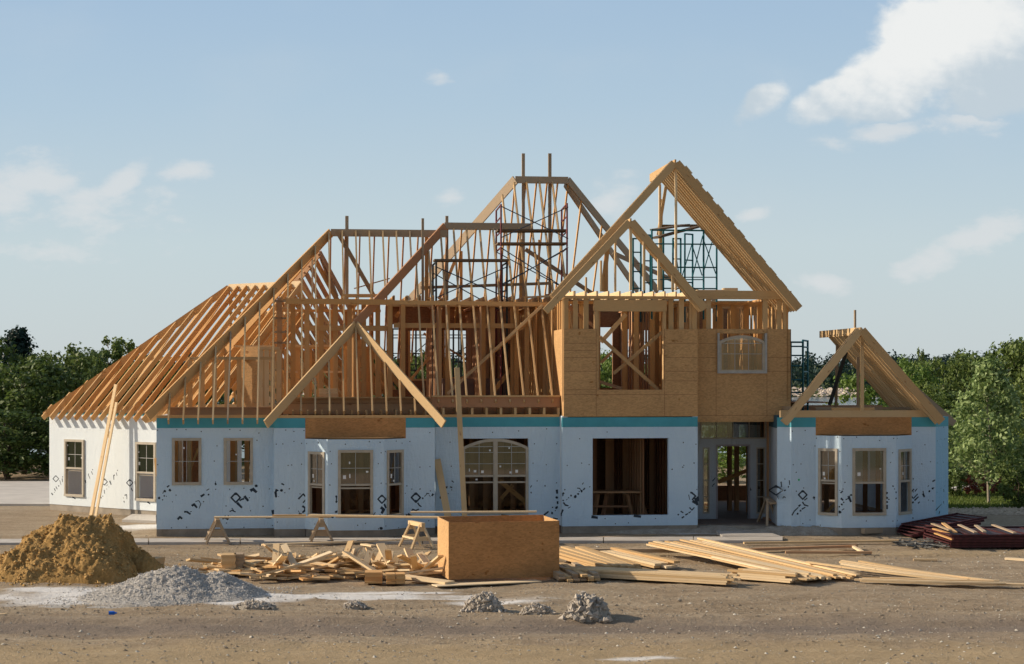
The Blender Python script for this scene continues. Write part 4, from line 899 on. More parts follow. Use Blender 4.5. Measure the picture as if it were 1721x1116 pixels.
scaffold('rear steel scaffold standing behind the tower openings', [(A, A+VD*.9, Z2-3.2, zt(1080, 552, 8.6), (.6, .8)), (B, B+VD*.9, Z2-3.2, zt(1080, 552, 8.6), (.6, .8))], [(P(1040, 590, 8.6), P(1275, 590, 8.6)), (P(1040, 575, 8.6), P(1275, 575, 8.6))], TEALMET, DARKMET)
# saw table inside D, seen through bare opening
v_ = 1.5
root = empty('work_table', P(1020, 860, v_), 'rough wooden saw table standing inside the large bare window opening', 'table')
a, b = P(990, 826, v_), P(1076, 826, v_)
m = MB(); m.bar(a, b, .7, .05); m.build('tabletop', WRED, root)
m = MB(); m.bar(P(990, 851, v_), P(1056, 851, v_), .12, .05); m.build('shelf', WRED, root)
for (p, q) in (((1053, 830), (1064, 870)), ((1074, 830), (1088, 870)), ((1005, 830), (998, 870)), ((1020, 830), (1012, 870))):
    m = MB(); B2 = P(*q, v_+.1); B2.z = SL; m.bar(P(*p, v_), B2, .09, .09); m.build('leg', WRED, root)
root = empty('saw_bench', P(1310, 870, .6), 'small wooden saw bench at the right side of the entrance', 'bench')
a, b = P(1262, 842, .8), P(1290, 836, -.2)
for (p, q, v_) in (((1290, 838), (1289, 890), -.4), ((1288, 838), (1272, 878), .6), ((1292, 838), (1309, 878), .4)):
    B2 = P(*q, v_); B2.z = .0 if v_ < 0 else SL-.1; m = MB(); m.bar(P(*p, v_*.4), B2, .07, .05); m.build('leg', WGRY, root)
m = MB(); m.bar(P(1288, 836, .5), P(1300, 846, -.6), .2, .05); m.build('seat', WGRY, root)

# ---- sawhorses in front and planks on them
def sawhorse(base, w, h, ang, label, mat):
    root = empty('sawhorse', base, label, 'sawhorse', 'sawhorses holding the long planks'); c, s = math.cos(ang), math.sin(ang)
    def q(x, y, z): return base + Vector((x*c-y*s, x*s+y*c, z))
    m = MB(); m.bar(q(0, -w/2, h-.05), q(0, w/2, h-.05), .10, .10); m.build('top_rail', mat, root)
    for sy in (-1, 1):
        for sx in (-1, 1):
            m = MB(); m.bar(q(sx*.03, sy*w*.36, h-.06), q(sx*.30, sy*w*.47, 0), .045, .085, up=Vector((s, c, 0))); m.build('leg', mat, root)
        m = MB(); m.bar(q(-.2, sy*w*.42, h*.38), q(.2, sy*w*.42, h*.38), .03, .11); m.build('gusset', mat, root)
        m = MB(); m.bar(q(-.06, sy*w*.40, h*.82), q(.06, sy*w*.40, h*.82), .03, .2); m.build('gusset', mat, root)
    m = MB(); m.bar(q(-.19, -w*.42, h*.40), q(-.19, w*.42, h*.40), .09, .04); m.build('shelf', mat, root)
    return root
hs = .63
def ghz(px, py, yy=None): return gnd(px, py)
sawhorse(gnd(365, 911.5), .85, hs, R(12), 'leftmost sawhorse, brown, before the two small square windows', WGRY)
sawhorse(gnd(540, 911), .8, hs, R(8), 'second sawhorse from the left, in front of the narrow side pane of the bay', WGRY)
sawhorse(gnd(700, 920), .95, hs+.02, R(24), 'pale sawhorse standing just left of the big board box', WPALE)
sawhorse(gnd(860, 912), .8, hs, R(10), 'sawhorse mostly hidden behind the big board box', WGRY)
def zat(px, py, Y): return atY(px, py, Y)
ph = .66
g1, g2, g3, g4 = gnd(360, 912), gnd(540, 911), gnd(702, 917), gnd(905, 912)
def up_(g, h): return Vector((g.x, g.y, h))
board(up_(g1, .66), up_(gnd(556, 911), .66), .19, .04, WPALE, 'left half of the plank line resting on the two left sawhorses', 'plank', None, 'long_plank')
board(up_(gnd(458, 911.5), .70), up_(gnd(514, 911), .70), .10, .04, WOOD, 'short offcut lying on the plank line between the two left sawhorses', 'offcut', None, 'offcut')
board(up_(gnd(520, 911), .70), up_(gnd(752, 915.5), .70), .20, .04, WPALE, 'long middle plank spanning from the second sawhorse to the big box', 'plank', None, 'long_plank')
board(up_(gnd(565, 910), .655), up_(gnd(880, 913), .655), .16, .05, WOOD, 'lowest long plank on the sawhorses, running behind the big box', 'plank', None, 'long_plank')
board(up_(gnd(690, 909.5), .76), up_(gnd(902, 910), .78), .17, .04, WPALE, 'topmost plank whose end shows above the back of the big box', 'plank', None, 'long_plank')

# ---- OSB box
c0 = gnd(754, 976.5); c1 = gnd(940, 972)
plB = Plane(c0, c1-c0); wB_ = (Vector((c1.x-c0.x, c1.y-c0.y, 0))).length; dB = 1.45
root = empty('board_box', c0, 'large open topped crate made of reddish brown strand board', 'crate')
hB = 1.23
m = MB(); m.pbox(plB, 0.0, wB_, .03, hB, -.02, 0); m.build('front_panel', OSBD, root)
plL = Plane(c0-plB.n*dB - plB.t*.0, plB.n)
# left side leans outwards to the back as in the photo
bl = atY(735.5, 960, c0.y+dB*.98); 
vl = Vector((bl.x-c0.x, bl.y-c0.y, 0)); dpl = vl.length
pll = Plane(c0+vl, -vl)
m = MB(); m.pbox(pll, 0.0, dpl-.002, .03, hB+.01, -.022, 0); m.build('side_panel', OSB, root)
vr = vl.copy(); plr = Plane(c1, vr); m = MB(); m.pbox(plr, .002-.0, dpl, .03, hB-.0, -.022, 0); m.build('side_panel', OSB, root)
plk = Plane(c0+vl+plB.t*0, plB.t); m = MB(); m.pbox(plk, .025, wB_-.025, .03, hB+.02, -.02, 0); m.build('back_panel', OSBD, root)
m = MB()
for s_ in (0.03, wB_-.07): m.pbox(plB, s_, s_+.04, .04, hB-.03, -.07, -.021)
m.build('corner_post', WOOD, root)
# ================================================================ lumber and scrap
rnd = random.Random(11)
def lie(px0, py0, px1, py1, h0, h1, w, t, mat, label, cat, group, name):
    A, B = gnd(px0, py0), gnd(px1, py1); A.z += h0+t/2; B.z += h1+t/2
    return board(A, B, w, t, mat, label, cat, group, name)
def stack(pa, pb, n, layers, w, t, jit, label, group, fan=0.0, mats=(WPALE, WPALE, WOOD), curve=0, lift=0.0, spread=1.15, h0=.02, name='lumber_board'):
    A, B = gnd(*pa), gnd(*pb); x = (B-A).normalized(); y = Vector((-x.y, x.x, 0))
    for l in range(layers):
        for k in range(n):
            if l == layers-1 and rnd.random() < .25: continue
            off = (k-(n-1)/2)*w*spread
            e0, e1 = rnd.uniform(-jit, jit), rnd.uniform(-jit, jit)
            a = A + y*(off*(1+fan)) + x*e0 + ZD*(h0+t/2+l*(t+.004)+lift); b = B + y*(off*(1-fan*.3)) + x*e1 + ZD*(h0+t/2+l*(t+.004)+.0)
            if fan: a += y*rnd.uniform(-.10, .10); b += y*rnd.uniform(-.05, .05)
            mt = rnd.choice(mats)
            if not curve: o = beam('lumber_board', a, b, w*.96, t, mt)
            else:
                m = MB(); seg = 8; pts = [a.lerp(b, i/seg) - y*(math.sin(math.pi*i/seg)*curve) for i in range(seg+1)]
                yy = y*w*.48
                for p, q in zip(pts, pts[1:]):
                    m.hexa([p-yy-ZD*t/2, q-yy-ZD*t/2, q+yy-ZD*t/2, p+yy-ZD*t/2, p-yy+ZD*t/2, q-yy+ZD*t/2, q+yy+ZD*t/2, p+yy+ZD*t/2])
                o = m.build('lumber_board', mt, None, a)
            tag(o, label, 'board', group)
stack((975, 968), (1225, 982), 5, 4, .10, .040, .3, 'long pale board in the level front lumber stack right of the big crate', 'boards in the level front stack', h0=.02)
stack((1246, 972), (1345, 980), 5, 4, .10, .042, .25, 'board in the low stack right of the level front lumber stack, dark cut ends showing', 'boards in the short front stack')
stack((1132, 929), (1400, 974), 11, 2, .105, .038, .3, 'long orange board in the fan shaped lumber pile with the highest back end', 'boards in the large fan pile', fan=.4, lift=.22, mats=(WPALE, WOOD, WPALE))
stack((1215, 950), (1372, 976), 5, 2, .10, .038, .25, 'board sloping in front of the large fan pile', 'boards before the fan pile', lift=.12)
stack((1272, 944), (1425, 970), 5, 2, .10, .038, .3, 'board in the narrow sheaf between the two fan piles', 'boards in the narrow sheaf', fan=.2, lift=.1)
stack((1405, 958), (1650, 979), 8, 1, .11, .038, .4, 'gently bowed long board in the right hand lumber fan', 'bowed boards at the right', fan=.45, lift=.16, curve=.12)
stack((1455, 978), (1710, 985), 4, 2, .10, .034, .5, 'bowed long board in the front row of the right hand lumber', 'bowed boards in the front row', curve=.08)
stack((950, 938), (1050, 964), 5, 3, .16, .05, .2, 'board in the pile tucked against the right side of the big crate', 'boards beside the crate', fan=.2, lift=.10, mats=(WPALE, WOOD, WOOD))
stack((1020, 940), (1120, 956), 3, 3, .17, .05, .15, 'board in the shaded pile behind the level front lumber stack', 'boards of the shaded pile', lift=.1)
stack((938, 958), (975, 978), 6, 3, .13, .045, .15, 'short dark board end stacked low at the right corner of the big crate', 'boards at the crate corner', mats=(WOOD, WGRY))
lie(944, 931, 1225, 932, .05, .05, .28, .09, WGRY, 'grey beam lying behind the lumber right of the big crate', 'beam', None, 'lying_beam')
lie(1200, 929, 1440, 921, .02, .02, .12, .06, WRED, 'long dark timber lying on the dirt behind the fan piles', 'timber', None, 'lying_timber')
lie(1320, 931.5, 1465, 932, .02, .02, .12, .06, WRED, 'short dark timber lying in front of the long dark one', 'timber', None, 'lying_timber')
lie(1433, 921, 1450, 931, .02, .02, .08, .05, WPALE, 'tiny pale stick joining the ends of the two dark timbers', 'stick', None, 'stick')
lie(1250, 915.5, 1510, 912, .02, .02, .12, .05, WOOD, 'long tan timber lying on the dirt towards the red forms', 'timber', None, 'lying_timber')
lie(1450, 898, 1525, 894.5, .02, .02, .16, .14, WGRY, 'grey beam pointing at the pile of red forms', 'beam', None, 'lying_beam')
lie(1535, 942, 1575, 942.5, .0, .0, .1, .04, WPALE, 'small pale lath alone on the dirt below the red forms', 'lath', None, 'lath')
lie(1690, 940.5, 1745, 944, .0, .0, .12, .05, WPALE, 'pale board lying at the right edge of the picture', 'board', None, 'loose_board')
lie(440, 917, 700, 910, .0, .03, .14, .04, WPALE, 'long lath on the ground beneath the plank line', 'lath', None, 'lath')
lie(610, 916, 628, 919, .0, .0, .16, .04, WPALE, 'short pale offcut on the dirt left of the pale sawhorse', 'offcut', None, 'offcut')
lie(960, 907, 1100, 899, .0, .0, .2, .03, WGRY, 'grey plank lying on the shaded walk below the bare opening', 'plank', None, 'loose_plank')
lie(-6, 1036, 12, 1034, .0, .0, .08, .04, WPALE, 'wood scrap at the left edge of the foreground', 'offcut', None, 'offcut')
# scrap heap: individual short boards
lab1 = 'short cut off board in the long scrap heap left of the big crate'
def scrap(px, py, L_, yaw, tilt, h, w, t, mat):
    c = gnd(px, py); d = Vector((math.cos(yaw)*math.cos(tilt), math.sin(yaw)*math.cos(tilt), math.sin(tilt)))
    a = c + ZD*(h+t/2) - d*L_*.5*(0 if tilt > .0 else 1); 
    if tilt > 0: a = c + ZD*(h+t/2)
    roll = Matrix.Rotation(rnd.uniform(-.35, .35), 3, d) @ ZD
    o = beam('scrap_board', a, a+d*L_, w, t, mat, None, up=roll); tag(o, lab1, 'scrap wood', 'boards in the scrap heap'); return o
heap = lambda px: .34*max(0, min(1, (px-330)/120.0))*max(.35, min(1, (770-px)/160.0)) if px < 620 else .22
for i in range(150):
    px = rnd.uniform(345, 745); back = rnd.random(); py = 976-back*30+rnd.uniform(-2, 2)
    if px < 440: py = min(py, 966)
    hh = heap(px)*max(.0, 1-abs(back-.45)*2.0)*rnd.uniform(.1, 1.0)
    scrap(px, py, rnd.uniform(.35, 1.15), rnd.uniform(-.9, .9)+rnd.choice((0, 0, math.pi)), rnd.uniform(-.15, .15), hh, rnd.choice((.09, .14, .19)), .04, rnd.choice((WPALE, WPALE, WOOD, WOOD, WORG)))
for i in range(34):   # leaning / tilted pieces facing left light
    px = rnd.uniform(440, 740); py = rnd.uniform(955, 968)
    scrap(px, py, rnd.uniform(.5, .9), rnd.uniform(1.2, 2.3) if i % 2 else rnd.uniform(-2.4, -.9), rnd.uniform(.25, .65), heap(px)*.35, .14, .04, rnd.choice((WPALE, WPALE, WOOD)))
for (px, py, L_, yaw, t_, h) in ((362, 958, 1.0, .1, .22, .08), (345, 962, .8, -.4, .05, .12), (420, 976, 2.0, .25, .22, .05), (450, 974, 1.5, .45, .3, .05), (640, 972, 1.2, 2.4, .35, .05), (660, 965, .9, 2.0, .55, .1), (700, 967, .8, 1.9, .5, .1)):
    scrap(px, py, L_, yaw, t_, h, .19, .045, WPALE)
def block_pile(px, py, cols, rows, w, h, L_, label, mat, ang=0.0, group=None):
    c = gnd(px, py); x = Vector((math.cos(ang), math.sin(ang), 0)); y = Vector((-x.y, x.x, 0))
    for r in range(rows):
        for k in range(cols):
            a = c + x*(k*w*1.04+rnd.uniform(-.01, .01)) + ZD*(.01+h/2+r*h*1.01) - y*rnd.uniform(0, .06)
            o = beam('short_block', a, a+y*L_, w, h, mat); tag(o, label, 'block', group)
block_pile(384, 966, 1, 6, .30, .07, .5, 'squared block in the tallest block pile at the left end of the scrap heap', WOOD, .1, 'blocks of the tall left pile')
block_pile(401, 965, 1, 6, .20, .07, .5, 'squared block in the narrow block pile beside the tallest one', WGRY, .1, 'blocks of the narrow left pile')
block_pile(628, 981, 1, 5, .36, .045, .5, 'flat block in the reddish front block pile of the scrap heap', WORG, .05, 'blocks of the reddish pile')
block_pile(657, 982, 2, 4, .19, .05, .4, 'small block in the twin piles next to the reddish front pile', WORG, .1, 'blocks of the twin piles')
block_pile(252, 963, 1, 3, .22, .10, .5, 'pale block standing between the earth mound and the gravel heap', WOOD, -.3, 'blocks behind the gravel heap')
lie(730, 985, 905, 977, .0, .0, .35, .02, WPALE, 'thin sheet lying flat under the front of the big crate', 'sheet', None, 'thin_sheet')
lie(676, 975, 756, 983, .06, .02, .3, .05, WPALE, 'splintered pale board at the left corner of the big crate', 'board', None, 'loose_board')

# red form stack
def form_panel(c, L_, W_, ang, label, k, rise=0.0):
    root = empty('concrete_form', c, label, 'concrete form', 'red concrete forms in the stack', ang)
    x = Vector((math.cos(ang), math.sin(ang), 0)); y = Vector((-x.y, x.x, 0)); x = (x+ZD*rise).normalized(); m = MB()
    for s_ in (0, W_): m.bar(c+y*s_, c+y*s_+x*L_, .04, .058)
    n = 7
    for i in range(n+1): m.bar(c+x*(L_*i/n)+y*.026, c+x*(L_*i/n)+y*(W_-.026), .03, .03)
    m.build('frame', FORMRED, root); m = MB(); q = lambda a, b: c+x*a+y*b-ZD*.012
    m.hexa([q(.03, .03)-ZD*.006, q(L_-.03, .03)-ZD*.006, q(L_-.03, W_-.03)-ZD*.006, q(.03, W_-.03)-ZD*.006, q(.03, .03), q(L_-.03, .03), q(L_-.03, W_-.03), q(.03, W_-.03)])
    m.build('face', FORMDK, root)
b0 = gnd(1600, 921)
for k in range(5):
    form_panel(b0+Vector((rnd.uniform(-.04, .05), rnd.uniform(-.02, .04), .035+k*.068)), 3.6, 2.4, R(3)+rnd.uniform(-.006, .006), 'dark red steel framed concrete form in the level stack at the right edge', k)
b1 = gnd(1540, 905)
for k in range(4):
    form_panel(b1+Vector((k*.16-.1, .1, .05+k*.07)), 1.8, 1.4, R(4)+.09*k, 'dark form panel in the slumped pile left of the level red stack', k, .14)
for (x0, y0, x1, y1, h0, h1, mt, lb) in ((1569, 892, 1604, 903, .28, .2, WORG, 'orange board lying on the slumped forms, upper one'), (1572, 900, 1602, 911, .25, .15, WORG, 'orange board lying on the slumped forms, lower one'), (1567, 883, 1597, 896, .36, .44, WGRY, 'weathered lath lying across the slumped forms'), (1585, 882, 1606, 899, .34, .34, WORG, 'reddish lath on the left corner of the red stack'), (1640, 886, 1655, 898, .33, .33, WGRY, 'short lath on the red stack between the longer ones'), (1612, 885, 1640, 899, .33, .33, WGRY, 'weathered lath on the red stack, left one'), (1669, 885, 1706, 900, .33, .33, WGRY, 'weathered lath on the red stack, right one')):
    A, B = atY(x0, y0, 0), None
    A = gnd(x0, y0+h0*66); B = gnd(x1, y1+h1*66); A.z = h0+.06; B.z = h1+.06
    board(A, B, .09, .03, mt, lb, 'board', None, 'loose_board')
m = MB()
for i in range(90):
    c = gnd(rnd.uniform(1508, 1592), rnd.uniform(908, 921)); c.z = rnd.uniform(.02, .32)*max(.2, 1-abs(c.x-12.5)*.5)
    d = Vector((rnd.uniform(-1, 1), rnd.uniform(-1, 1), rnd.uniform(-.5, .5))).normalized()*rnd.uniform(.12, .35)
    if c.z-abs(d.z) < .01: d.z = 0
    m.tube(c-d, c+d, rnd.choice((.008, .012, .02)), 5)
tag(m.build('scrap_metal_heap', simple('tangled_metal', (.12, .12, .115), .5, .4, .6, 7)), 'tangled heap of dark metal ties in front of the slumped forms', 'scrap metal', None, 'stuff')
# blue bottle
root = tag(bpy.data.objects.new('plastic_bottle', None), 'small blue plastic bottle lying on the dirt left foreground', 'bottle'); bpy.data.objects.remove(root)
g = gnd(183, 1034); m = MB(); m.tube(g+Vector((0, 0, .04)), g+Vector((.09, .01, .04)), .035, 8); m.tube(g+Vector((.09, .01, .04)), g+Vector((.12, .013, .04)), .035, 8, r2=.014); m.tube(g+Vector((.12, .013, .04)), g+Vector((.14, .015, .04)), .014, 8)
tag(m.build('plastic_bottle', BLUEP), 'small blue plastic bottle lying on the dirt before the earth mound', 'bottle')

# ================================================================ earth mounds
def fbm(p, o=5):
    return noise.fractal(p, 1.0, 2.0, o, noise_basis='PERLIN_ORIGINAL')
def mound(name, label, cx, cy, rx, ry, prof, mat, n=150, rough=.12, fine=.05, seed=0, lumps=0, base=-.02, crumbs=None):
    m = MB(); X0, X1, Y0, Y1 = cx-rx*1.15, cx+rx*1.15, cy-ry*1.15, cy+ry*1.15
    idx = {}
    for j in range(n+1):
        for i in range(n+1):
            x = X0+(X1-X0)*i/n; y = Y0+(Y1-Y0)*j/n
            p = Vector((x*.8+seed, y*.8, seed*.3)); wx = fbm(p*1.3)*.18; wy = fbm(p*1.3+Vector((9, 3, 1)))*.18
            h = prof((x-cx)/rx+wx*.5, (y-cy)/ry+wy*.5)
            am = max(0.0, min(1.0, h*4))
            h += am*(rough*fbm(Vector((x*1.6, y*1.6, seed)), 6) + fine*abs(fbm(Vector((x*7, y*7, seed+4)), 6)))
            if lumps: 
                v = noise.voronoi(Vector((x*lumps, y*lumps, h*lumps)))[0][0]; h += am*(.5-v)*(.05 if lumps < 10 else .12)
            m.v.append(Vector((x, y, h+base-(.04 if h < .005 else 0))))
    for j in range(n):
        for i in range(n):
            a = j*(n+1)+i; m.f.append((a, a+1, a+n+2, a+n+1)); m.m.append(0)
    o = m.build(name, mat, None, Vector((cx, cy, 0)), smooth=True); tag(o, label, name.replace('_', ' '))
    if crumbs:
        cn, s0, s1, cm = crumbs; q = random.Random(seed+100); hv = m.v; m2 = MB(); c = 0
        while c < cn:
            i, j = q.randint(1, n-1), q.randint(1, n-1); v = hv[j*(n+1)+i]
            if v.z < .0 and q.random() < .8: c += 1; continue
            s = s0+(s1-s0)*q.random()**3; e = [Vector((q.uniform(-1, 1), q.uniform(-1, 1), q.uniform(-1, 1))).normalized()*s*q.uniform(.7, 1.25) for _ in range(4)]
            p = Vector((v.x+q.uniform(-.02, .02), v.y+q.uniform(-.02, .02), max(v.z, -.02)+s*.25)); k = len(m2.v)
            ax = [Vector((s*q.uniform(.7, 1.2), 0, 0)), Vector((0, s*q.uniform(.6, 1.1), 0)), Vector((0, 0, s*q.uniform(.5, .95)))]
            rm = Matrix.Rotation(q.random()*6.28, 3, Vector((q.uniform(-1, 1), q.uniform(-1, 1), 1)))
            pts = [rm @ d for d in (ax[0], -ax[0], ax[1], -ax[1], ax[2], -ax[2])]; m2.v += [p+d for d in pts]
            for t in ((0, 2, 4), (2, 1, 4), (1, 3, 4), (3, 0, 4), (2, 0, 5), (1, 2, 5), (3, 1, 5), (0, 3, 5)): m2.f.append(tuple(k+a_ for a_ in t)); m2.m.append(0)
            c += 1
        if m2.f: m2.build('crumbs', cm, o)['kind'] = 'stuff'
    return o
def soilmat(name, c0, c1, c2, sc_=1.0, bs=.6):
    mm, nt, b = nmat(name); tc = texco(nt)
    f = noise_n(nt, tc, 2.2*sc_, 8, .7); g = noise_n(nt, tc, 14*sc_, 5, .7)
    c = ramp(nt, mathn(nt, 'ADD', mathn(nt, 'MULTIPLY', f, .6), mathn(nt, 'MULTIPLY', g, .4)), [(.35, c0), (.5, c1), (.68, c2)])
    L(nt, c, b.inputs['Base Color']); b.inputs['Roughness'].default_value = .95; b.inputs['Specular IOR Level'].default_value = .1
    bump(nt, b, mathn(nt, 'ADD', f, mathn(nt, 'MULTIPLY', g, .6)), bs, .06); return mm
SANDM = soilmat('ochre_earth', (.26, .15, .05), (.40, .245, .09), (.52, .34, .145), 1.3, 1.0)
GRAVM = soilmat('pale_gravel', (.32, .295, .26), (.46, .43, .39), (.62, .59, .54), 2.2, .9)
CLODM = soilmat('clod_earth', (.26, .22, .17), (.38, .34, .28), (.50, .46, .40), 1.5, .8)
def sandp(x, y):
    X_ = x*2.9; l, r = sandL, sandR        # flat top between l and r, long slope left, steep right
    dx = (l-X_)/1.9 if X_ < l else ((X_-r)/.85 if X_ > r else 0)
    return 1.24*max(0, 1-math.hypot(dx, y*1.25))**.92
SANDC = simple('ochre_crumbs', (.46, .29, .11), .95, 0, .3, 4); GRC = simple('gravel_crumbs', (.54, .51, .47), .95, 0, .25, 5); CLC = simple('clod_crumbs', (.42, .37, .31), .95, 0, .25, 4)
sc0 = gnd(72, 968)
sandL = (92-CX)/F*38.6-(sc0.x-.1); sandR = (178-CX)/F*38.6-(sc0.x-.1)
mound('earth_mound', 'large mound of ochre brown earth at the left edge of the site', sc0.x-.1, sc0.y+.5, 2.9, 2.0, sandp, SANDM, 230, .16, .10, 3, 8, crumbs=(9000, .008, .055, SANDC))
def gravp(x, y):
    d = math.hypot(x*1.0, y); h = .58*max(0, 1-d)**1.15
    d2 = math.hypot((x-.42)*1.9, (y-.1)*1.2); return max(h, .44*max(0, 1-d2)**.9)
gc = gnd(285, 1004)
mound('gravel_heap', 'low pale grey heap of crushed stone in front of the earth mound', gc.x, gc.y+.35, 2.0, 1.35, gravp, GRAVM, 160, .05, .05, 8, 9, crumbs=(15000, .008, .026, GRC))
for (px, py, rx, h, lb, sd) in ((812, 1026, .36, .26, 'largest crumbly clod of pale dirt, left of the three in the foreground', 1), (903, 1030, .26, .13, 'smallest flat clod of dirt between the two larger ones', 5), (987, 1040, .40, .40, 'pointed clod of pale dirt, rightmost in the foreground', 9), (595, 1020, .2, .09, 'tiny clod of grey dirt in front of the scrap heap', 13), (425, 1019, .35, .08, 'low crumbled clod at the right foot of the gravel heap', 17)):
    g = gnd(px, py)
    mound('dirt_clod', lb, g.x, g.y+.1, rx, rx*.75, (lambda H_: (lambda x, y: H_*max(0, 1-(x*x+y*y))**.7))(h), CLODM, 90, .12*h*2, .08, sd, 13, crumbs=(900, .008, .16*h+.035, CLC))
# small soil lump right of earth mound
g = gnd(243, 966); mound('soil_lump', 'dark soil spill at the right foot of the earth mound', g.x, g.y+.1, .5, .4, lambda x, y: .42*max(0, 1-(x*x+y*y))**.8, SANDM, 60, .1, .08, 21, 6)
for (px, py, rx, h, sd, lb) in ((1205, 893, .9, .16, 31, 'low rubble berm under the blue wall left of the door walk'), (1345, 896, 1.6, .2, 35, 'low rubble berm at the foot of the right bay'), (1090, 893, 1.8, .12, 37, 'thin spoil strip under the bare window opening')):
    g = gnd(px, py); mound('soil_berm', lb, g.x, g.y+.2, rx, .6, (lambda H_: (lambda x, y: H_*max(0, 1-(x*x+y*y))**.8))(h), CLODM, 70, .06, .05, sd, 6)

# ================================================================ ground
def sm(a, b, x):
    t = max(0, min(1, (x-a)/(b-a))); return t*t*(3-2*t)
def gz(x, y):
    z = -.03
    if 24 < y < 62 and abs(x) < 24:
        k = 1-sm(45.0, 46.5, y)*.75
        z += k*(.04*fbm(Vector((x*.5, y*.7, 0)), 4)+.022*fbm(Vector((x*2.5, y*2.5, 5)), 4))
        z += -.05*k*math.exp(-((y-(30.6+.25*math.sin(x*.3)))/.55)**2) + .05*k*math.exp(-((y-(31.9+.2*math.sin(x*.35)))/.4)**2)
        z += -.03*k*math.exp(-((y-28.4)/.3)**2)
        for yc, sl_, am_ in ((33.2, .02, .035), (34.9, .02, .035), (29.3, -.045, .03), (31.3, -.045, .03), (42.6, .03, .03), (44.2, .03, .03)):
            q_ = y-yc-sl_*x-.3*math.sin(x*.21+yc); z += k*am_*(-math.exp(-(q_/.16)**2)+.6*math.exp(-((abs(q_)-.3)/.12)**2))
        z = min(z, -.005 if y > 44.5 else .06)
    if y < 20: z += 2.65*sm(18, 0, y)+5*sm(-2, -45, y)
    if y > 76:
        t = sm(95, 128, y); z -= 3.0*t*(1-sm(500, 524, y)); z += (11+3*noise.noise(Vector((x*.006, y*.004, 2))))*sm(545, 900, y)
        if x > 14 and y > 76: z += 1.2*sm(78, 110, y)*sm(14, 26, x)*(1-t*.3)
    return z
def axis(parts):
    out = []
    for a, b, st in parts:
        v = a
        while v < b-1e-6: out.append(v); v += st
    out.append(parts[-1][1]); return out
xs = axis([(-900, -200, 70), (-200, -40, 16), (-40, -20, 1.5), (-20, 20, .16), (20, 40, 1.5), (40, 200, 16), (200, 900, 70)])
ys = axis([(-80, 0, 8), (0, 24, 2), (24, 50, .12), (50, 62, .4), (62, 130, 3), (130, 500, 30), (500, 560, 8), (560, 1000, 30), (1000, 2000, 200)])
me = bpy.data.meshes.new('ground'); nx, ny = len(xs), len(ys)
vs = [(x, y, gz(x, y)) for y in ys for x in xs]
fs = [(j*nx+i, j*nx+i+1, (j+1)*nx+i+1, (j+1)*nx+i) for j in range(ny-1) for i in range(nx-1)]
me.from_pydata(vs, [], fs); me.polygons.foreach_set('use_smooth', [True]*len(fs))
ca = me.color_attributes.new('mask', 'FLOAT_COLOR', 'POINT')
limes = [(gnd(200, 1000), 3.0, 1.2), (gnd(340, 1008), 2.3, .75), (gnd(560, 1000), 2.4, .4), (gnd(110, 990), 1.5, .55), (gnd(660, 994), 1.4, .25), (gnd(820, 1010), 1.2, .25), (gnd(700, 1004), 2.4, .2), (gnd(1075, 1104), .8, .16), (gnd(230, 884), 1.3, 1.0), (gnd(1245, 893), 2.4, .7)]
buf = []
for x, y, z in vs:
    lime = gr = tan = dk = 0.0
    if 24 < y < 62 and abs(x) < 22:
        w = fbm(Vector((x*.9, y*1.3, 3)), 5)*.55
        for c, rx, ry in limes:
            if abs(x-c.x) < rx*2 and abs(y-c.y) < ry*2.5:
                d = math.hypot((x-c.x)/rx, (y-c.y)/ry)+w
                lime = max(lime, 1-sm(.55, 1.15, d))
        tan = sm(29.6, 28.4, y+w)*1.0 + .8*math.exp(-((y-(43.8))/.9)**2)*(1 if x > 0 else .4)
        dk = math.exp(-((y-30.9+w*.6)/.85)**2)
    if y < 17: gr = .5
    if y > 63 and x > 12.5+fbm(Vector((x*.5, y*.5, 0)))*.8 or y > 88: gr = 1.0
    if 60 < y < 70 and x > 12.5: gr = sm(61.5, 63, y+.8*fbm(Vector((x, y, 0)), 3))
    buf += [lime, tan, gr, dk]
ca.data.foreach_set('color', buf)
m_, nt, b = nmat('site_ground'); tc = texco(nt)
at = nt.nodes.new('ShaderNodeAttribute'); at.attribute_name = 'mask'; sp = nt.nodes.new('ShaderNodeSeparateColor'); L(nt, at.outputs['Color'], sp.inputs[0])
n1 = noise_n(nt, mapping(nt, tc, (.5, 1.6, 1)), .8, 8, .65); n2 = noise_n(nt, tc, 9, 6, .75); n3 = noise_n(nt, mapping(nt, tc, (.25, 3.2, 1), (0, 0, .04)), 1.6, 5, .6)
base = ramp(nt, mathn(nt, 'ADD', mathn(nt, 'MULTIPLY', n1, .5), mathn(nt, 'MULTIPLY', n2, .5)), [(.34, (.20, .145, .09)), (.5, (.345, .265, .175)), (.66, (.49, .405, .29))])
base = mixc(nt, mathn(nt, 'MULTIPLY', n3, .5), base, (.24, .185, .13))
vo = nt.nodes.new('ShaderNodeTexVoronoi'); vo.inputs['Scale'].default_value = 16; L(nt, tc, vo.inputs['Vector'])
peb = mathn(nt, 'MULTIPLY', mathn(nt, 'LESS_THAN', vo.outputs['Distance'], .22), mathn(nt, 'GREATER_THAN', n2, .52))
base = mixc(nt, mathn(nt, 'MULTIPLY', peb, .7), base, (.48, .44, .38))
base = mixc(nt, mathn(nt, 'MULTIPLY', sp.outputs[1], .55), base, (.42, .31, .17))
base = mixc(nt, mathn(nt, 'MULTIPLY', at.outputs['Alpha'], .75), base, (.19, .155, .13))
base = mixc(nt, mathn(nt, 'MULTIPLY', sp.outputs[0], mathn(nt, 'ADD', .45, n2, True)), base, (.72, .70, .67))
gcol = ramp(nt, noise_n(nt, tc, .35, 8, .7), [(.35, (.045, .062, .016)), (.5, (.085, .105, .028)), (.66, (.17, .155, .06))])
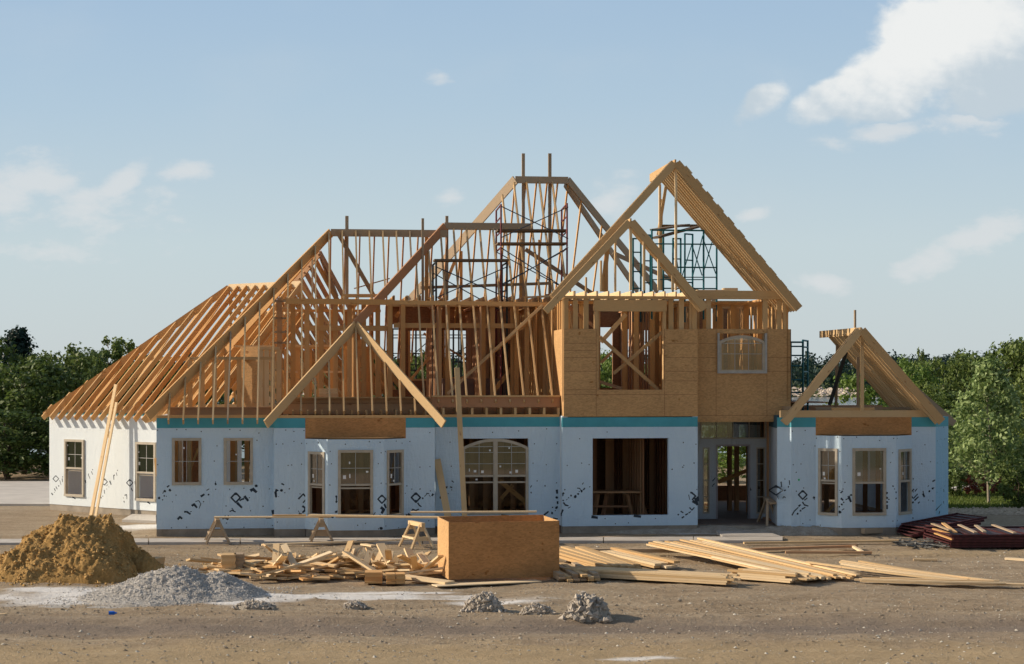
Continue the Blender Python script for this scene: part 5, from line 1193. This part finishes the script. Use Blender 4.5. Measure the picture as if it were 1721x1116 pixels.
base = mixc(nt, sp.outputs[2], base, gcol)
L(nt, base, b.inputs['Base Color']); b.inputs['Roughness'].default_value = .95; b.inputs['Specular IOR Level'].default_value = .1
bump(nt, b, mathn(nt, 'ADD', mathn(nt, 'ADD', n2, mathn(nt, 'MULTIPLY', n3, .8)), mathn(nt, 'MULTIPLY', peb, .4)), .9, .05)
me.materials.append(m_); go = bpy.data.objects.new('ground', me); link(go); go['kind'] = 'structure'
# pebbles
def pebbles(name, n, area, smin, smax, mat, label, seed, zf=gz):
    rr_ = random.Random(seed); m = MB()
    for i in range(n):
        x, y = area(rr_); s = smin+(smax-smin)*rr_.random()**3; z = zf(x, y)
        pts = [Vector((x+s*math.cos(a)*rr_.uniform(.7, 1.2), y+s*math.sin(a)*rr_.uniform(.6, 1.1), z+s*rr_.uniform(-.1, .3))) for a in (0, 1.3, 2.6, 3.9, 5.1)]
        t = Vector((x+rr_.uniform(-.3, .3)*s, y, z+s*rr_.uniform(.6, .9))); k = len(m.v); m.v += pts+[t]
        for q in range(5): m.f.append((k+q, k+(q+1) % 5, k+5)); m.m.append(0)
    return tag(m.build(name, mat), label, 'stones', None, 'stuff')
CLD = simple('soil_crumbs', (.27, .22, .16), .95, 0, .3, 3)
PEB = simple('pebble_stone', (.36, .32, .26), .9, 0, .35, 3)
PEBL = simple('pale_stone', (.54, .50, .42), .9, 0, .25, 3)
def near_area(r):
    while True:
        y = 25+22*r.random()**1.1; x = r.uniform(-.30, .30)*y
        return x, y
pebbles('pebbles', 6000, near_area, .006, .032, PEB, 'small stones scattered over the bare site ground', 3)
def clod_area(r):
    q = r.random()
    if q < .35: return gnd(r.uniform(-20, 1740), r.gauss(1022, 9))[:2]
    if q < .55: return gnd(r.uniform(-20, 1740), r.gauss(1065, 14))[:2]
    if q < .8: return gnd(r.uniform(-20, 1740), r.gauss(905, 8))[:2] if r.random() < .3 else gnd(r.uniform(-20, 1740), r.uniform(918, 945))[:2]
    return near_area(r)
pebbles('soil_crumbs', 3800, clod_area, .008, .042, CLD, 'crumbled clods of soil scattered in bands over the site', 14)
pebbles('pale_pebbles', 1300, near_area, .010, .042, PEBL, 'pale chips scattered over the bare site ground', 4)
def ga(r):
    a = r.random()*6.28; d = r.random()**.5*1.05; return gc.x+math.cos(a)*d*2.1, gc.y+.2+math.sin(a)*d*1.3
def gzz(x, y):
    return max(0, gravp((x-gc.x)/2.0, (y-gc.y-.35)/1.35))*.95+.01
0 and pebbles('gravel_stones', 7000, ga, .012, .034, PEBL, 'loose crushed stones covering the pale gravel heap', 6, gzz)
def sa(r): return sc0.x-.1+r.uniform(-2.7, 2.6), sc0.y+.4+r.uniform(-2.1, .2)
# ---- pavements
def sheet(name, pts, z, mat, th=.06):
    m = MB(); m.hexa([Vector((p.x, p.y, z-th)) for p in pts]+[Vector((p.x, p.y, z)) for p in pts]); o = m.build(name, mat); o['kind'] = 'structure'; return o
pc0, pc1 = gnd(-60, 914.5), gnd(1316, 910.0); pc2, pc3 = gnd(1316, 903.5), gnd(-60, 908.0)
SIDE = nmat('sidewalk_concrete'); m_, nt, b = SIDE; tc = texco(nt)
c = ramp(nt, noise_n(nt, tc, 1.3, 6, .6), [(.35, (.40, .36, .31)), (.65, (.52, .48, .43))]); L(nt, c, b.inputs['Base Color']); b.inputs['Roughness'].default_value = .85
for i in range(9):   # slabs with joints
    t0, t1 = i/9.0+.0006, (i+1)/9.0-.0006
    if i == 0: pass
    sheet('sidewalk', [pc0.lerp(pc1, t0), pc0.lerp(pc1, t1), pc3.lerp(pc2, t1), pc3.lerp(pc2, t0)], .035, m_, .12)
q = [gnd(1214, 902.8), gnd(1312, 903), gnd(1268, 888.5), gnd(1196, 888.5)]
sheet('door_walk', q, .038, m_, .12)
q = [hw(uD1+.02, -.3, 0), hw(uF0-.25, -.6, 0), hw(uF0-.3, 1.8, 0), hw(uD1+.02, 1.8, 0)]; sheet('porch_slab', q, SL-.03, CONC, .2)
q = [gnd(205, 876), gnd(262, 878), gnd(262, 867.5), gnd(222, 866.5)]; sheet('side_pad', q, .05, SLABM, .12)
dr = [Vector((-60, 60.0, 0)), wA-wd*.0-wn*1.3+Vector((.6, 0, 0)), wA+wn*9+wd*(-.3), Vector((-60, 74, 0))]
dr = [Vector((-60, 61.0, 0)), Vector((wA.x-.15, 60.2, 0)), Vector((wA.x+7, 73.5, 0)), Vector((-60, 73.5, 0))]
sheet('driveway', dr, .04, SLABM, .12)
sheet('garage_slab', [wp(.15, .15, 0), wp(6.1, .15, 0), wp(6.1, 8.4, 0), wp(.15, 8.4, 0)], SL-.01, SLABM, .1)

# ================================================================ water, far shore
m = MB(); m.quad(Vector((-500, 108, -1.0)), Vector((500, 108, -1.0)), Vector((500, 524, -1.0)), Vector((-500, 524, -1.0)))
wm, nt, b = nmat('lake_water'); b.inputs['Base Color'].default_value = (.05, .08, .09, 1); b.inputs['Roughness'].default_value = .12
bump(nt, b, noise_n(nt, mapping(nt, texco(nt), (.2, 1, 1)), 1.2, 4), .2, .1); o = m.build('lake', wm); o['kind'] = 'structure'
def sh(r): return r.uniform(-60, 140), r.uniform(507, 524)
pebbles('riprap', 1600, sh, .5, 1.4, simple('riprap_stone', (.50, .42, .34), .9, 0, .3, .3), 'pale riprap stones along the far shore of the lake', 9, lambda x, y: -.9+(y-507)*.12)

# ================================================================ trees
def leafcloud(m, clumps, per, size, rr_, flat=1.0):
    for (c, r) in clumps:
        for i in range(per):
            d = Vector((rr_.gauss(0, 1), rr_.gauss(0, 1), rr_.gauss(0, 1)*flat)); d.normalize(); p = c+d*r*(rr_.random()**.4)
            n = (d+Vector((rr_.uniform(-.8, .8), rr_.uniform(-.8, .8), rr_.uniform(-.4, 1.0)))).normalized()
            t = n.orthogonal().normalized(); t = Matrix.Rotation(rr_.random()*6.28, 3, n) @ t; u = n.cross(t); s = size*rr_.uniform(.6, 1.3)
            k = len(m.v); m.v += [p-t*s, p-u*s*.55, p+t*s, p+u*s*.55]; m.f.append((k, k+1, k+2, k+3)); m.m.append(0)
def tree_meshes(h, w, n, per, size, seed, kind='round', th=.16, base=.12):
    rr_ = random.Random(seed); clumps = []; lim = MB()
    tb = MB(); top = Vector((rr_.uniform(-.1, .1)*w, 0, h*.8)); segs = 5; pts = [Vector((0, 0, -.1))]
    for i in range(1, segs+1): pts.append(Vector((rr_.uniform(-.04, .04)*w, rr_.uniform(-.04, .04)*w, h*.85*i/segs)))
    for i in range(segs): tb.tube(pts[i], pts[i+1], th*(1-.8*i/segs), 7, r2=th*(1-.8*(i+1)/segs))
    for i in range(n):
        z = base+(1-base)*rr_.random()
        if kind == 'round': rad = math.sqrt(max(.02, 1-((z-.52)/.55)**2))
        elif kind == 'cone': rad = max(.06, 1.05-z)*1.05
        elif kind == 'young': rad = max(.10, math.sin(min(1, (1.06-z)*1.25)*math.pi/2)) if z > .3 else .75
        else: rad = .5+.5*math.sin(z*3.1)
        a = rr_.random()*6.28; q = rad*w*.5*(rr_.random()**.45)*rr_.uniform(.8, 1.12)
        c = Vector((math.cos(a)*q, math.sin(a)*q, h*z)); clumps.append((c, w*rr_.uniform(.07, .15)))
        if i % 4 == 0: tb.tube(Vector((0, 0, max(.1*h, c.z-q*.8))), c, th*.22, 4, r2=th*.06)
    m = MB(); leafcloud(m, clumps, per, size, rr_, .75); return m, tb
PROTO = {}
def proto(key, *a, leaf=LEAF, bark=BARK, **kw):
    m, t = tree_meshes(*a, **kw)
    def mk(mb, nm, mt):
        me = bpy.data.meshes.new(nm); me.from_pydata(mb.v, [], mb.f); me.materials.append(mt); me.update(); return me
    PROTO[key] = (mk(m, 'crown', leaf), mk(t, 'trunk', bark))
for i in range(3): proto('oak%d' % i, 6.5, 5.6, 95, 62, .15, 40+i)
for i in range(2): proto('bright%d' % i, 6.5, 5.4, 80, 60, .15, 60+i, leaf=LEAFB)
for i in range(2): proto('olive%d' % i, 6.5, 6.0, 95, 60, .15, 70+i, leaf=LEAFO)
proto('cone', 8.0, 5.5, 120, 70, .14, 50, kind='cone', leaf=LEAFD); proto('col', 6.0, 2.6, 60, 60, .12, 55, kind='tall', leaf=LEAFO)
proto('young', 4.9, 3.1, 190, 36, .085, 80, kind='young', leaf=LEAFY, bark=PALEBARK, th=.055, base=.17)
proto('bush', 1.4, 1.7, 40, 60, .06, 90, leaf=LEAFO, base=.05, th=.03); proto('flower', .9, 1.3, 30, 60, .045, 92, leaf=FLOWER, base=.2, th=.02)
def plant(name, key, x, y, z, s, rz, label, cat='tree', group=None, sx=1.0):
    r = empty(name, (x, y, z), label, cat, group, rz); r.scale = (1, 1, 1)
    for me, nm in zip(PROTO[key], ('crown', 'trunk')):
        o = bpy.data.objects.new(nm, me); COL.objects.link(o); o.parent = r; o.scale = (s*sx, s*sx, s); WM[o] = WM[r]
    return r
def tr(px, ptop, Y, key, label, group=None, wpx=None, name='broadleaf_tree'):
    hp = {'oak0': 6.5, 'oak1': 6.5, 'oak2': 6.5, 'bright0': 6.5, 'bright1': 6.5, 'olive0': 6.5, 'olive1': 6.5, 'cone': 8.0, 'col': 6.0}[key]
    x = (px-CX)/F*Y; z = gz(x, Y)-.05; top = H-(ptop-HY)/F*Y; s = (top-z)/hp/1.03
    w0 = {'cone': 5.5, 'col': 2.6}.get(key, 5.6); sx = (wpx/F*Y)/(w0*s) if wpx else 1.0
    plant(name, key, x, Y, z, s, rnd.random()*6.28, label, 'tree', group, sx)
for a in ((-40, 560, 84, 'oak0', 'dark tree at the very left edge of the picture', 210), (28, 552, 92, 'cone', 'tall dark spreading conifer at the upper left, highest of the left trees', 170), (40, 606, 80, 'oak1', 'broad dark green tree left of the wing, below the dark conifer', 190), (100, 578, 84, 'olive0', 'olive green rounded tree just left of the wing roof', 150), (150, 592, 90, 'oak2', 'dim tree between the olive tree and the twin crowns', 110), (182, 566, 96, 'col', 'slender pointed tree, left of the twin pointed crowns behind the wing roof', 70), (214, 568, 97, 'col', 'slender pointed tree, right of the twin pointed crowns behind the wing roof', 75), (255, 600, 92, 'oak0', 'dark tree hidden behind the wing rafters', 150), (330, 612, 90, 'oak1', 'dark tree behind the garage wing roof framing', 150), (15, 690, 76.5, 'oak2', 'low dark thicket tree at the back of the concrete yard, left side', 200), (92, 700, 77, 'oak0', 'low dark thicket tree beside the far corner of the wing', 150), (200, 700, 78, 'oak1', 'low dark tree seen through the wing windows', 170)):
    tr(a[0], a[1], a[2], a[3], a[4], None, a[5], 'conifer_tree' if a[3] == 'cone' else 'broadleaf_tree')
for a in ((420, 640, 95, 'oak2', 'tree behind the left rafters of the house', 150), (560, 625, 92, 'oak0', 'tree seen through the upper framing above the bay window', 130), (635, 588, 95, 'oak1', 'tree seen through the upper framing beside the wide studs', 110), (700, 590, 96, 'olive1', 'olive tree seen through the left rear window opening', 120), (775, 612, 100, 'oak2', 'dark tree seen through the right rear window opening', 110), (900, 610, 98, 'oak0', 'tree behind the middle of the house', 130), (1020, 585, 90, 'bright0', 'bright green tree seen at the left side of the tower window', 90), (1085, 612, 92, 'oak1', 'tree seen at the right side of the tower window', 100), (1235, 600, 88, 'bright1', 'bright tree behind the arched upper window', 130), (1215, 760, 74, 'bright0', 'low bright tree seen through the open front door', 100), (1445, 632, 80, 'bright1', 'bright green round tree framed by the small right gable', 125), (1500, 660, 84, 'oak2', 'dark shrubby tree behind the lower right rafters', 90)):
    tr(a[0], a[1], a[2], a[3], a[4], None, a[5])
for a in ((1530, 596, 118, 'bright0', 'light green tree nearest the small gable in the right tree belt', 110), (1585, 590, 122, 'olive0', 'rounded olive tree in the right belt above the young tree', 130), (1555, 640, 100, 'olive1', 'lower olive tree right behind the small gable rafters', 110), (1640, 596, 125, 'oak0', 'dark rounded tree in the middle of the right tree belt', 120), (1690, 575, 120, 'oak1', 'tall green tree second from the right edge', 130), (1745, 556, 116, 'olive0', 'tallest tree of the right belt, cut by the right edge', 140), (1610, 660, 96, 'oak2', 'dark lower tree directly behind the young tree', 120), (1700, 650, 92, 'olive1', 'olive lower tree at the right edge behind the young tree', 130), (1660, 700, 84, 'oak0', 'low dark tree in the shade right of the young tree', 110), (1735, 700, 80, 'olive0', 'low olive tree cut by the right edge above the bush', 90), (1548, 585, 130, 'col', 'thin wispy sapling rising above the right tree belt', 26)):
    tr(a[0], a[1], a[2], a[3], a[4], None, a[5])
yt = gnd(1662, 846); plant('young_tree', 'young', yt.x, yt.y, -.03, .98, .6, 'young broadleaf tree with silvery leaves and thin pale trunk right of the house', 'tree', None, 1.0)
yt2 = gnd(1600, 838); plant('young_tree', 'young', yt2.x+.3, yt2.y+2, -.03, .62, 2.1, 'small leafy sapling tucked against the right corner of the house', 'tree', None, 1.1)
for px, py, k, s, lb, nm in ((1640, 832, 'flower', .9, 'red flowering shrub left of the young tree trunk', 'flowering_shrub'), (1685, 832, 'flower', .85, 'red flowering shrub right of the young tree trunk', 'flowering_shrub'), (1712, 852, 'bush', 1.05, 'rounded green bush at the right edge of the lawn', 'bush'), (1602, 834, 'bush', .7, 'dark bush against the right corner of the house', 'bush'), (1665, 826, 'bush', .6, 'low green bush behind the young tree trunk', 'bush'), (1700, 826, 'bush', .8, 'mid green bush behind the right red shrub', 'bush')):
    g = gnd(px, py); plant(nm, k, g.x, g.y, -.04, s, rnd.random()*6, lb, 'shrub')
m = MB(); m.bar(gnd(1603, 826)+ZD*.06, gnd(1632, 819)+ZD*.06, .5, .1); tag(m.build('stone_slab', SLABM), 'grey stone slab lying at the edge of the lawn by the house', 'slab')
# grass
m = MB(); rg_ = random.Random(5)
for i in range(16000):
    g = gnd(rg_.uniform(1575, 1790), 816+38*rg_.random()**.8); 
    if g.x < uv_of(g)[0]*0+12.3: pass
    z = gz(g.x, g.y); h = rg_.uniform(.04, .13); a = rg_.random()*3.14; w = .02; dx, dy = math.cos(a)*w, math.sin(a)*w
    m.tri(Vector((g.x-dx, g.y-dy, z-.01)), Vector((g.x+dx, g.y+dy, z-.01)), Vector((g.x+rg_.uniform(-.04, .04), g.y+rg_.uniform(-.04, .04), z+h)))
tag(m.build('lawn_grass', GRASSM), 'rough lawn grass to the right of the house', 'grass', None, 'stuff')
def ra_(r):
    g = gnd(r.uniform(1580, 1790), r.uniform(853, 864)); return g.x, g.y
pebbles('border_stones', 1500, ra_, .03, .10, simple('tan_stone', (.46, .38, .28), .9, 0, .3, 3), 'tan stones bordering the lawn right of the house', 12)
# far wood
m = MB(); rf_ = random.Random(77)
for i in range(650):
    x = rf_.uniform(-160, 230); y = rf_.uniform(528, 800); z0 = gz(x, y); h = rf_.uniform(7, 11)*(.8+.3*noise.noise(Vector((x*.02, y*.02, 0)))); r = rf_.uniform(2.5, 4.2)
    for k in range(3):
        c = Vector((x+rf_.uniform(-1.5, 1.5), y, z0+h*(.35+.25*k)-1))
        leafcloud(m, [(c, r*(1-.15*k))], 26, .8, rf_)
tag(m.build('far_wood', LEAFF), 'dark wooded shore across the lake', 'wood', None, 'stuff')
# hillside trees behind the viewer for reflections are left out; the bank itself is part of the ground

# ================================================================ world, sun, camera
EL = R(26); sv = Vector((-math.cos(R(6.5))*math.cos(EL), math.sin(R(6.5))*math.cos(EL), math.sin(EL)))
w = bpy.data.worlds.new('World'); sc.world = w; w.use_nodes = True; nt = w.node_tree; nt.nodes.clear()
out = nt.nodes.new('ShaderNodeOutputWorld'); bg = nt.nodes.new('ShaderNodeBackground'); L(nt, bg.outputs[0], out.inputs[0])
sky = nt.nodes.new('ShaderNodeTexSky'); sky.sky_type = 'NISHITA'; sky.sun_disc = False; sky.sun_elevation = EL; sky.sun_rotation = math.atan2(sv.x, sv.y)
sky.air_density = 1.0; sky.dust_density = 1.0; sky.ozone_density = 1.2
SKYS = .09
bg.inputs['Strength'].default_value = SKYS
gen = texco(nt, 'Generated'); sx_ = nt.nodes.new('ShaderNodeSeparateXYZ'); L(nt, gen, sx_.inputs[0])
X, Y_, Z = sx_.outputs
ys_ = mathn(nt, 'MAXIMUM', Y_, .05); cu = mathn(nt, 'DIVIDE', X, ys_); cv = mathn(nt, 'DIVIDE', Z, ys_)
front = mathn(nt, 'GREATER_THAN', Y_, .3)
cmb = nt.nodes.new('ShaderNodeCombineXYZ'); L(nt, cu, cmb.inputs[0]); L(nt, cv, cmb.inputs[1])
vec = cmb.outputs[0]
def vmap(s, o=(0, 0, 0)):
    mp = nt.nodes.new('ShaderNodeMapping'); mp.inputs['Scale'].default_value = s; mp.inputs['Location'].default_value = o; L(nt, vec, mp.inputs['Vector']); return mp.outputs[0]
nA = noise_n(nt, vmap((1, 1.35, 1)), 26, 9, .56); nB = noise_n(nt, vmap((1, 1.7, 1), (3, 1, 0)), 11, 5, .5); nC = noise_n(nt, vmap((1, 2.0, 1), (7, 2, 0)), 40, 6, .6)
def blob(px, py, rx, ry, amp=1.0, rot=0.0):
    u, v = (px-CX)/F, (HY-py)/F; c, s = math.cos(rot), math.sin(rot)
    du, dv = mathn(nt, 'SUBTRACT', cu, u), mathn(nt, 'SUBTRACT', cv, v)
    a = mathn(nt, 'DIVIDE', mathn(nt, 'ADD', mathn(nt, 'MULTIPLY', du, c), mathn(nt, 'MULTIPLY', dv, s)), rx/F)
    b2 = mathn(nt, 'DIVIDE', mathn(nt, 'SUBTRACT', mathn(nt, 'MULTIPLY', dv, c), mathn(nt, 'MULTIPLY', du, s)), ry/F)
    d = mathn(nt, 'SQRT', mathn(nt, 'ADD', mathn(nt, 'MULTIPLY', a, a), mathn(nt, 'MULTIPLY', b2, b2)))
    return mathn(nt, 'MULTIPLY', mathn(nt, 'SUBTRACT', 1.0, d), amp)
def mx(l):
    r = l[0]
    for q in l[1:]: r = mathn(nt, 'MAXIMUM', r, q)
    return r
def smooth(v, a, b):
    m2 = nt.nodes.new('ShaderNodeMapRange'); m2.interpolation_type = 'SMOOTHSTEP'; L(nt, v, m2.inputs[0]); m2.inputs[1].default_value = a; m2.inputs[2].default_value = b; return m2.outputs[0]
big = mx([blob(1660, 75, 210, 135, 1.4), blob(1520, 122, 165, 72, 1.4, .45), blob(1420, 160, 110, 42, 1.2, .45), blob(1700, 130, 220, 85, 1.3), blob(1560, 50, 90, 65, 1.2), blob(1275, 170, 62, 30, .8, .6)])
dens = mathn(nt, 'ADD', big, mathn(nt, 'MULTIPLY', mathn(nt, 'SUBTRACT', nA, .5), 1.5))
mbig = mathn(nt, 'MULTIPLY', smooth(dens, .0, .42), .97)
# shading: bottom greyer
nS = noise_n(nt, vmap((1, 1.4, 1), (.004, -.006, 0)), 26, 9, .56)
lit = smooth(mathn(nt, 'ADD', mathn(nt, 'ADD', blob(1560, 62, 250, 95, 1.0, .42), mathn(nt, 'MULTIPLY', mathn(nt, 'SUBTRACT', nB, .5), 1.5)), mathn(nt, 'MULTIPLY', mathn(nt, 'SUBTRACT', nA, nS), 1.6)), -.35, .6)
thin = mx([blob(60, 300, 120, 52, .9), blob(205, 305, 75, 28, 1.0, .6), blob(310, 288, 60, 26, .8), blob(150, 350, 190, 60, .6), blob(20, 330, 90, 70, .7), blob(1650, 395, 120, 38, 1, .35), blob(1560, 440, 90, 32, .8, .3), blob(1380, 478, 60, 26, .75), blob(1265, 358, 42, 16, .7, .3), blob(1025, 330, 60, 42, .7, .5), blob(740, 127, 30, 14, .45), blob(1480, 225, 130, 26, .75, .15), blob(1640, 200, 140, 34, .7), blob(755, 335, 34, 18, .5), blob(90, 420, 200, 40, .35)])
mthin = mathn(nt, 'MULTIPLY', smooth(mathn(nt, 'ADD', thin, mathn(nt, 'MULTIPLY', mathn(nt, 'SUBTRACT', nC, .5), 1.6)), .0, .75), .72)
veil = mathn(nt, 'MULTIPLY', smooth(nB, .45, .8), .18)
mask = mathn(nt, 'MAXIMUM', mathn(nt, 'MAXIMUM', mbig, mthin), veil)
mask = mathn(nt, 'MULTIPLY', mask, front)
K = 1/SKYS/1.12
ccol = mixc(nt, lit, (.50*K, .58*K, .64*K), (.80*K, .81*K, .80*K))
ccol = mixc(nt, smooth(mathn(nt, 'SUBTRACT', mthin, mbig), -.1, .3), ccol, (.66*K, .68*K, .69*K))
# slight haze whitening near the horizon is left to the sky model itself; pull the model towards the photo's pale blue
hs_ = nt.nodes.new('ShaderNodeHueSaturation'); hs_.inputs['Saturation'].default_value = .78; hs_.inputs['Value'].default_value = 1.0; L(nt, sky.outputs[0], hs_.inputs['Color'])
skyc = hs_.outputs[0]
grad = ramp(nt, mathn(nt, 'MULTIPLY', cv, 4.0), [(0, (.545, .60, .615)), (.30, (.52, .62, .66)), (.62, (.41, .545, .665)), (.95, (.33, .475, .65))])
gk = nt.nodes.new('ShaderNodeVectorMath'); gk.operation = 'SCALE'; gk.inputs[3].default_value = K; L(nt, grad, gk.inputs[0])
skyc = mixc(nt, mathn(nt, 'MULTIPLY', smooth(Y_, .15, .75), .9), skyc, gk.outputs[0])
fin = mixc(nt, mask, skyc, ccol); L(nt, fin, bg.inputs['Color'])
sl = bpy.data.lights.new('sun', 'SUN'); sl.energy = 4.4; sl.angle = R(.53); sl.color = (1.0, .85, .66)
so = bpy.data.objects.new('sun', sl); COL.objects.link(so); so.rotation_euler = (-sv).to_track_quat('-Z', 'Y').to_euler()
cd = bpy.data.cameras.new('camera'); cd.sensor_width = 36; cd.lens = 36*F/1721; cd.shift_y = (HY-558)/1721.0; cd.clip_end = 4000; cd.clip_start = .1
co = bpy.data.objects.new('camera', cd); COL.objects.link(co); co.location = CAM; co.rotation_euler = (R(90), 0, 0); sc.camera = co
sc.view_settings.view_transform = 'Standard'; sc.view_settings.look = 'None'; sc.view_settings.exposure = 0.28; sc.view_settings.gamma = 1
sc.cycles.use_denoising = True; sc.cycles.use_adaptive_sampling = True; sc.cycles.adaptive_threshold = .02; sc.cycles.max_bounces = 6; sc.cycles.transparent_max_bounces = 12; sc.cycles.sample_clamp_indirect = 6
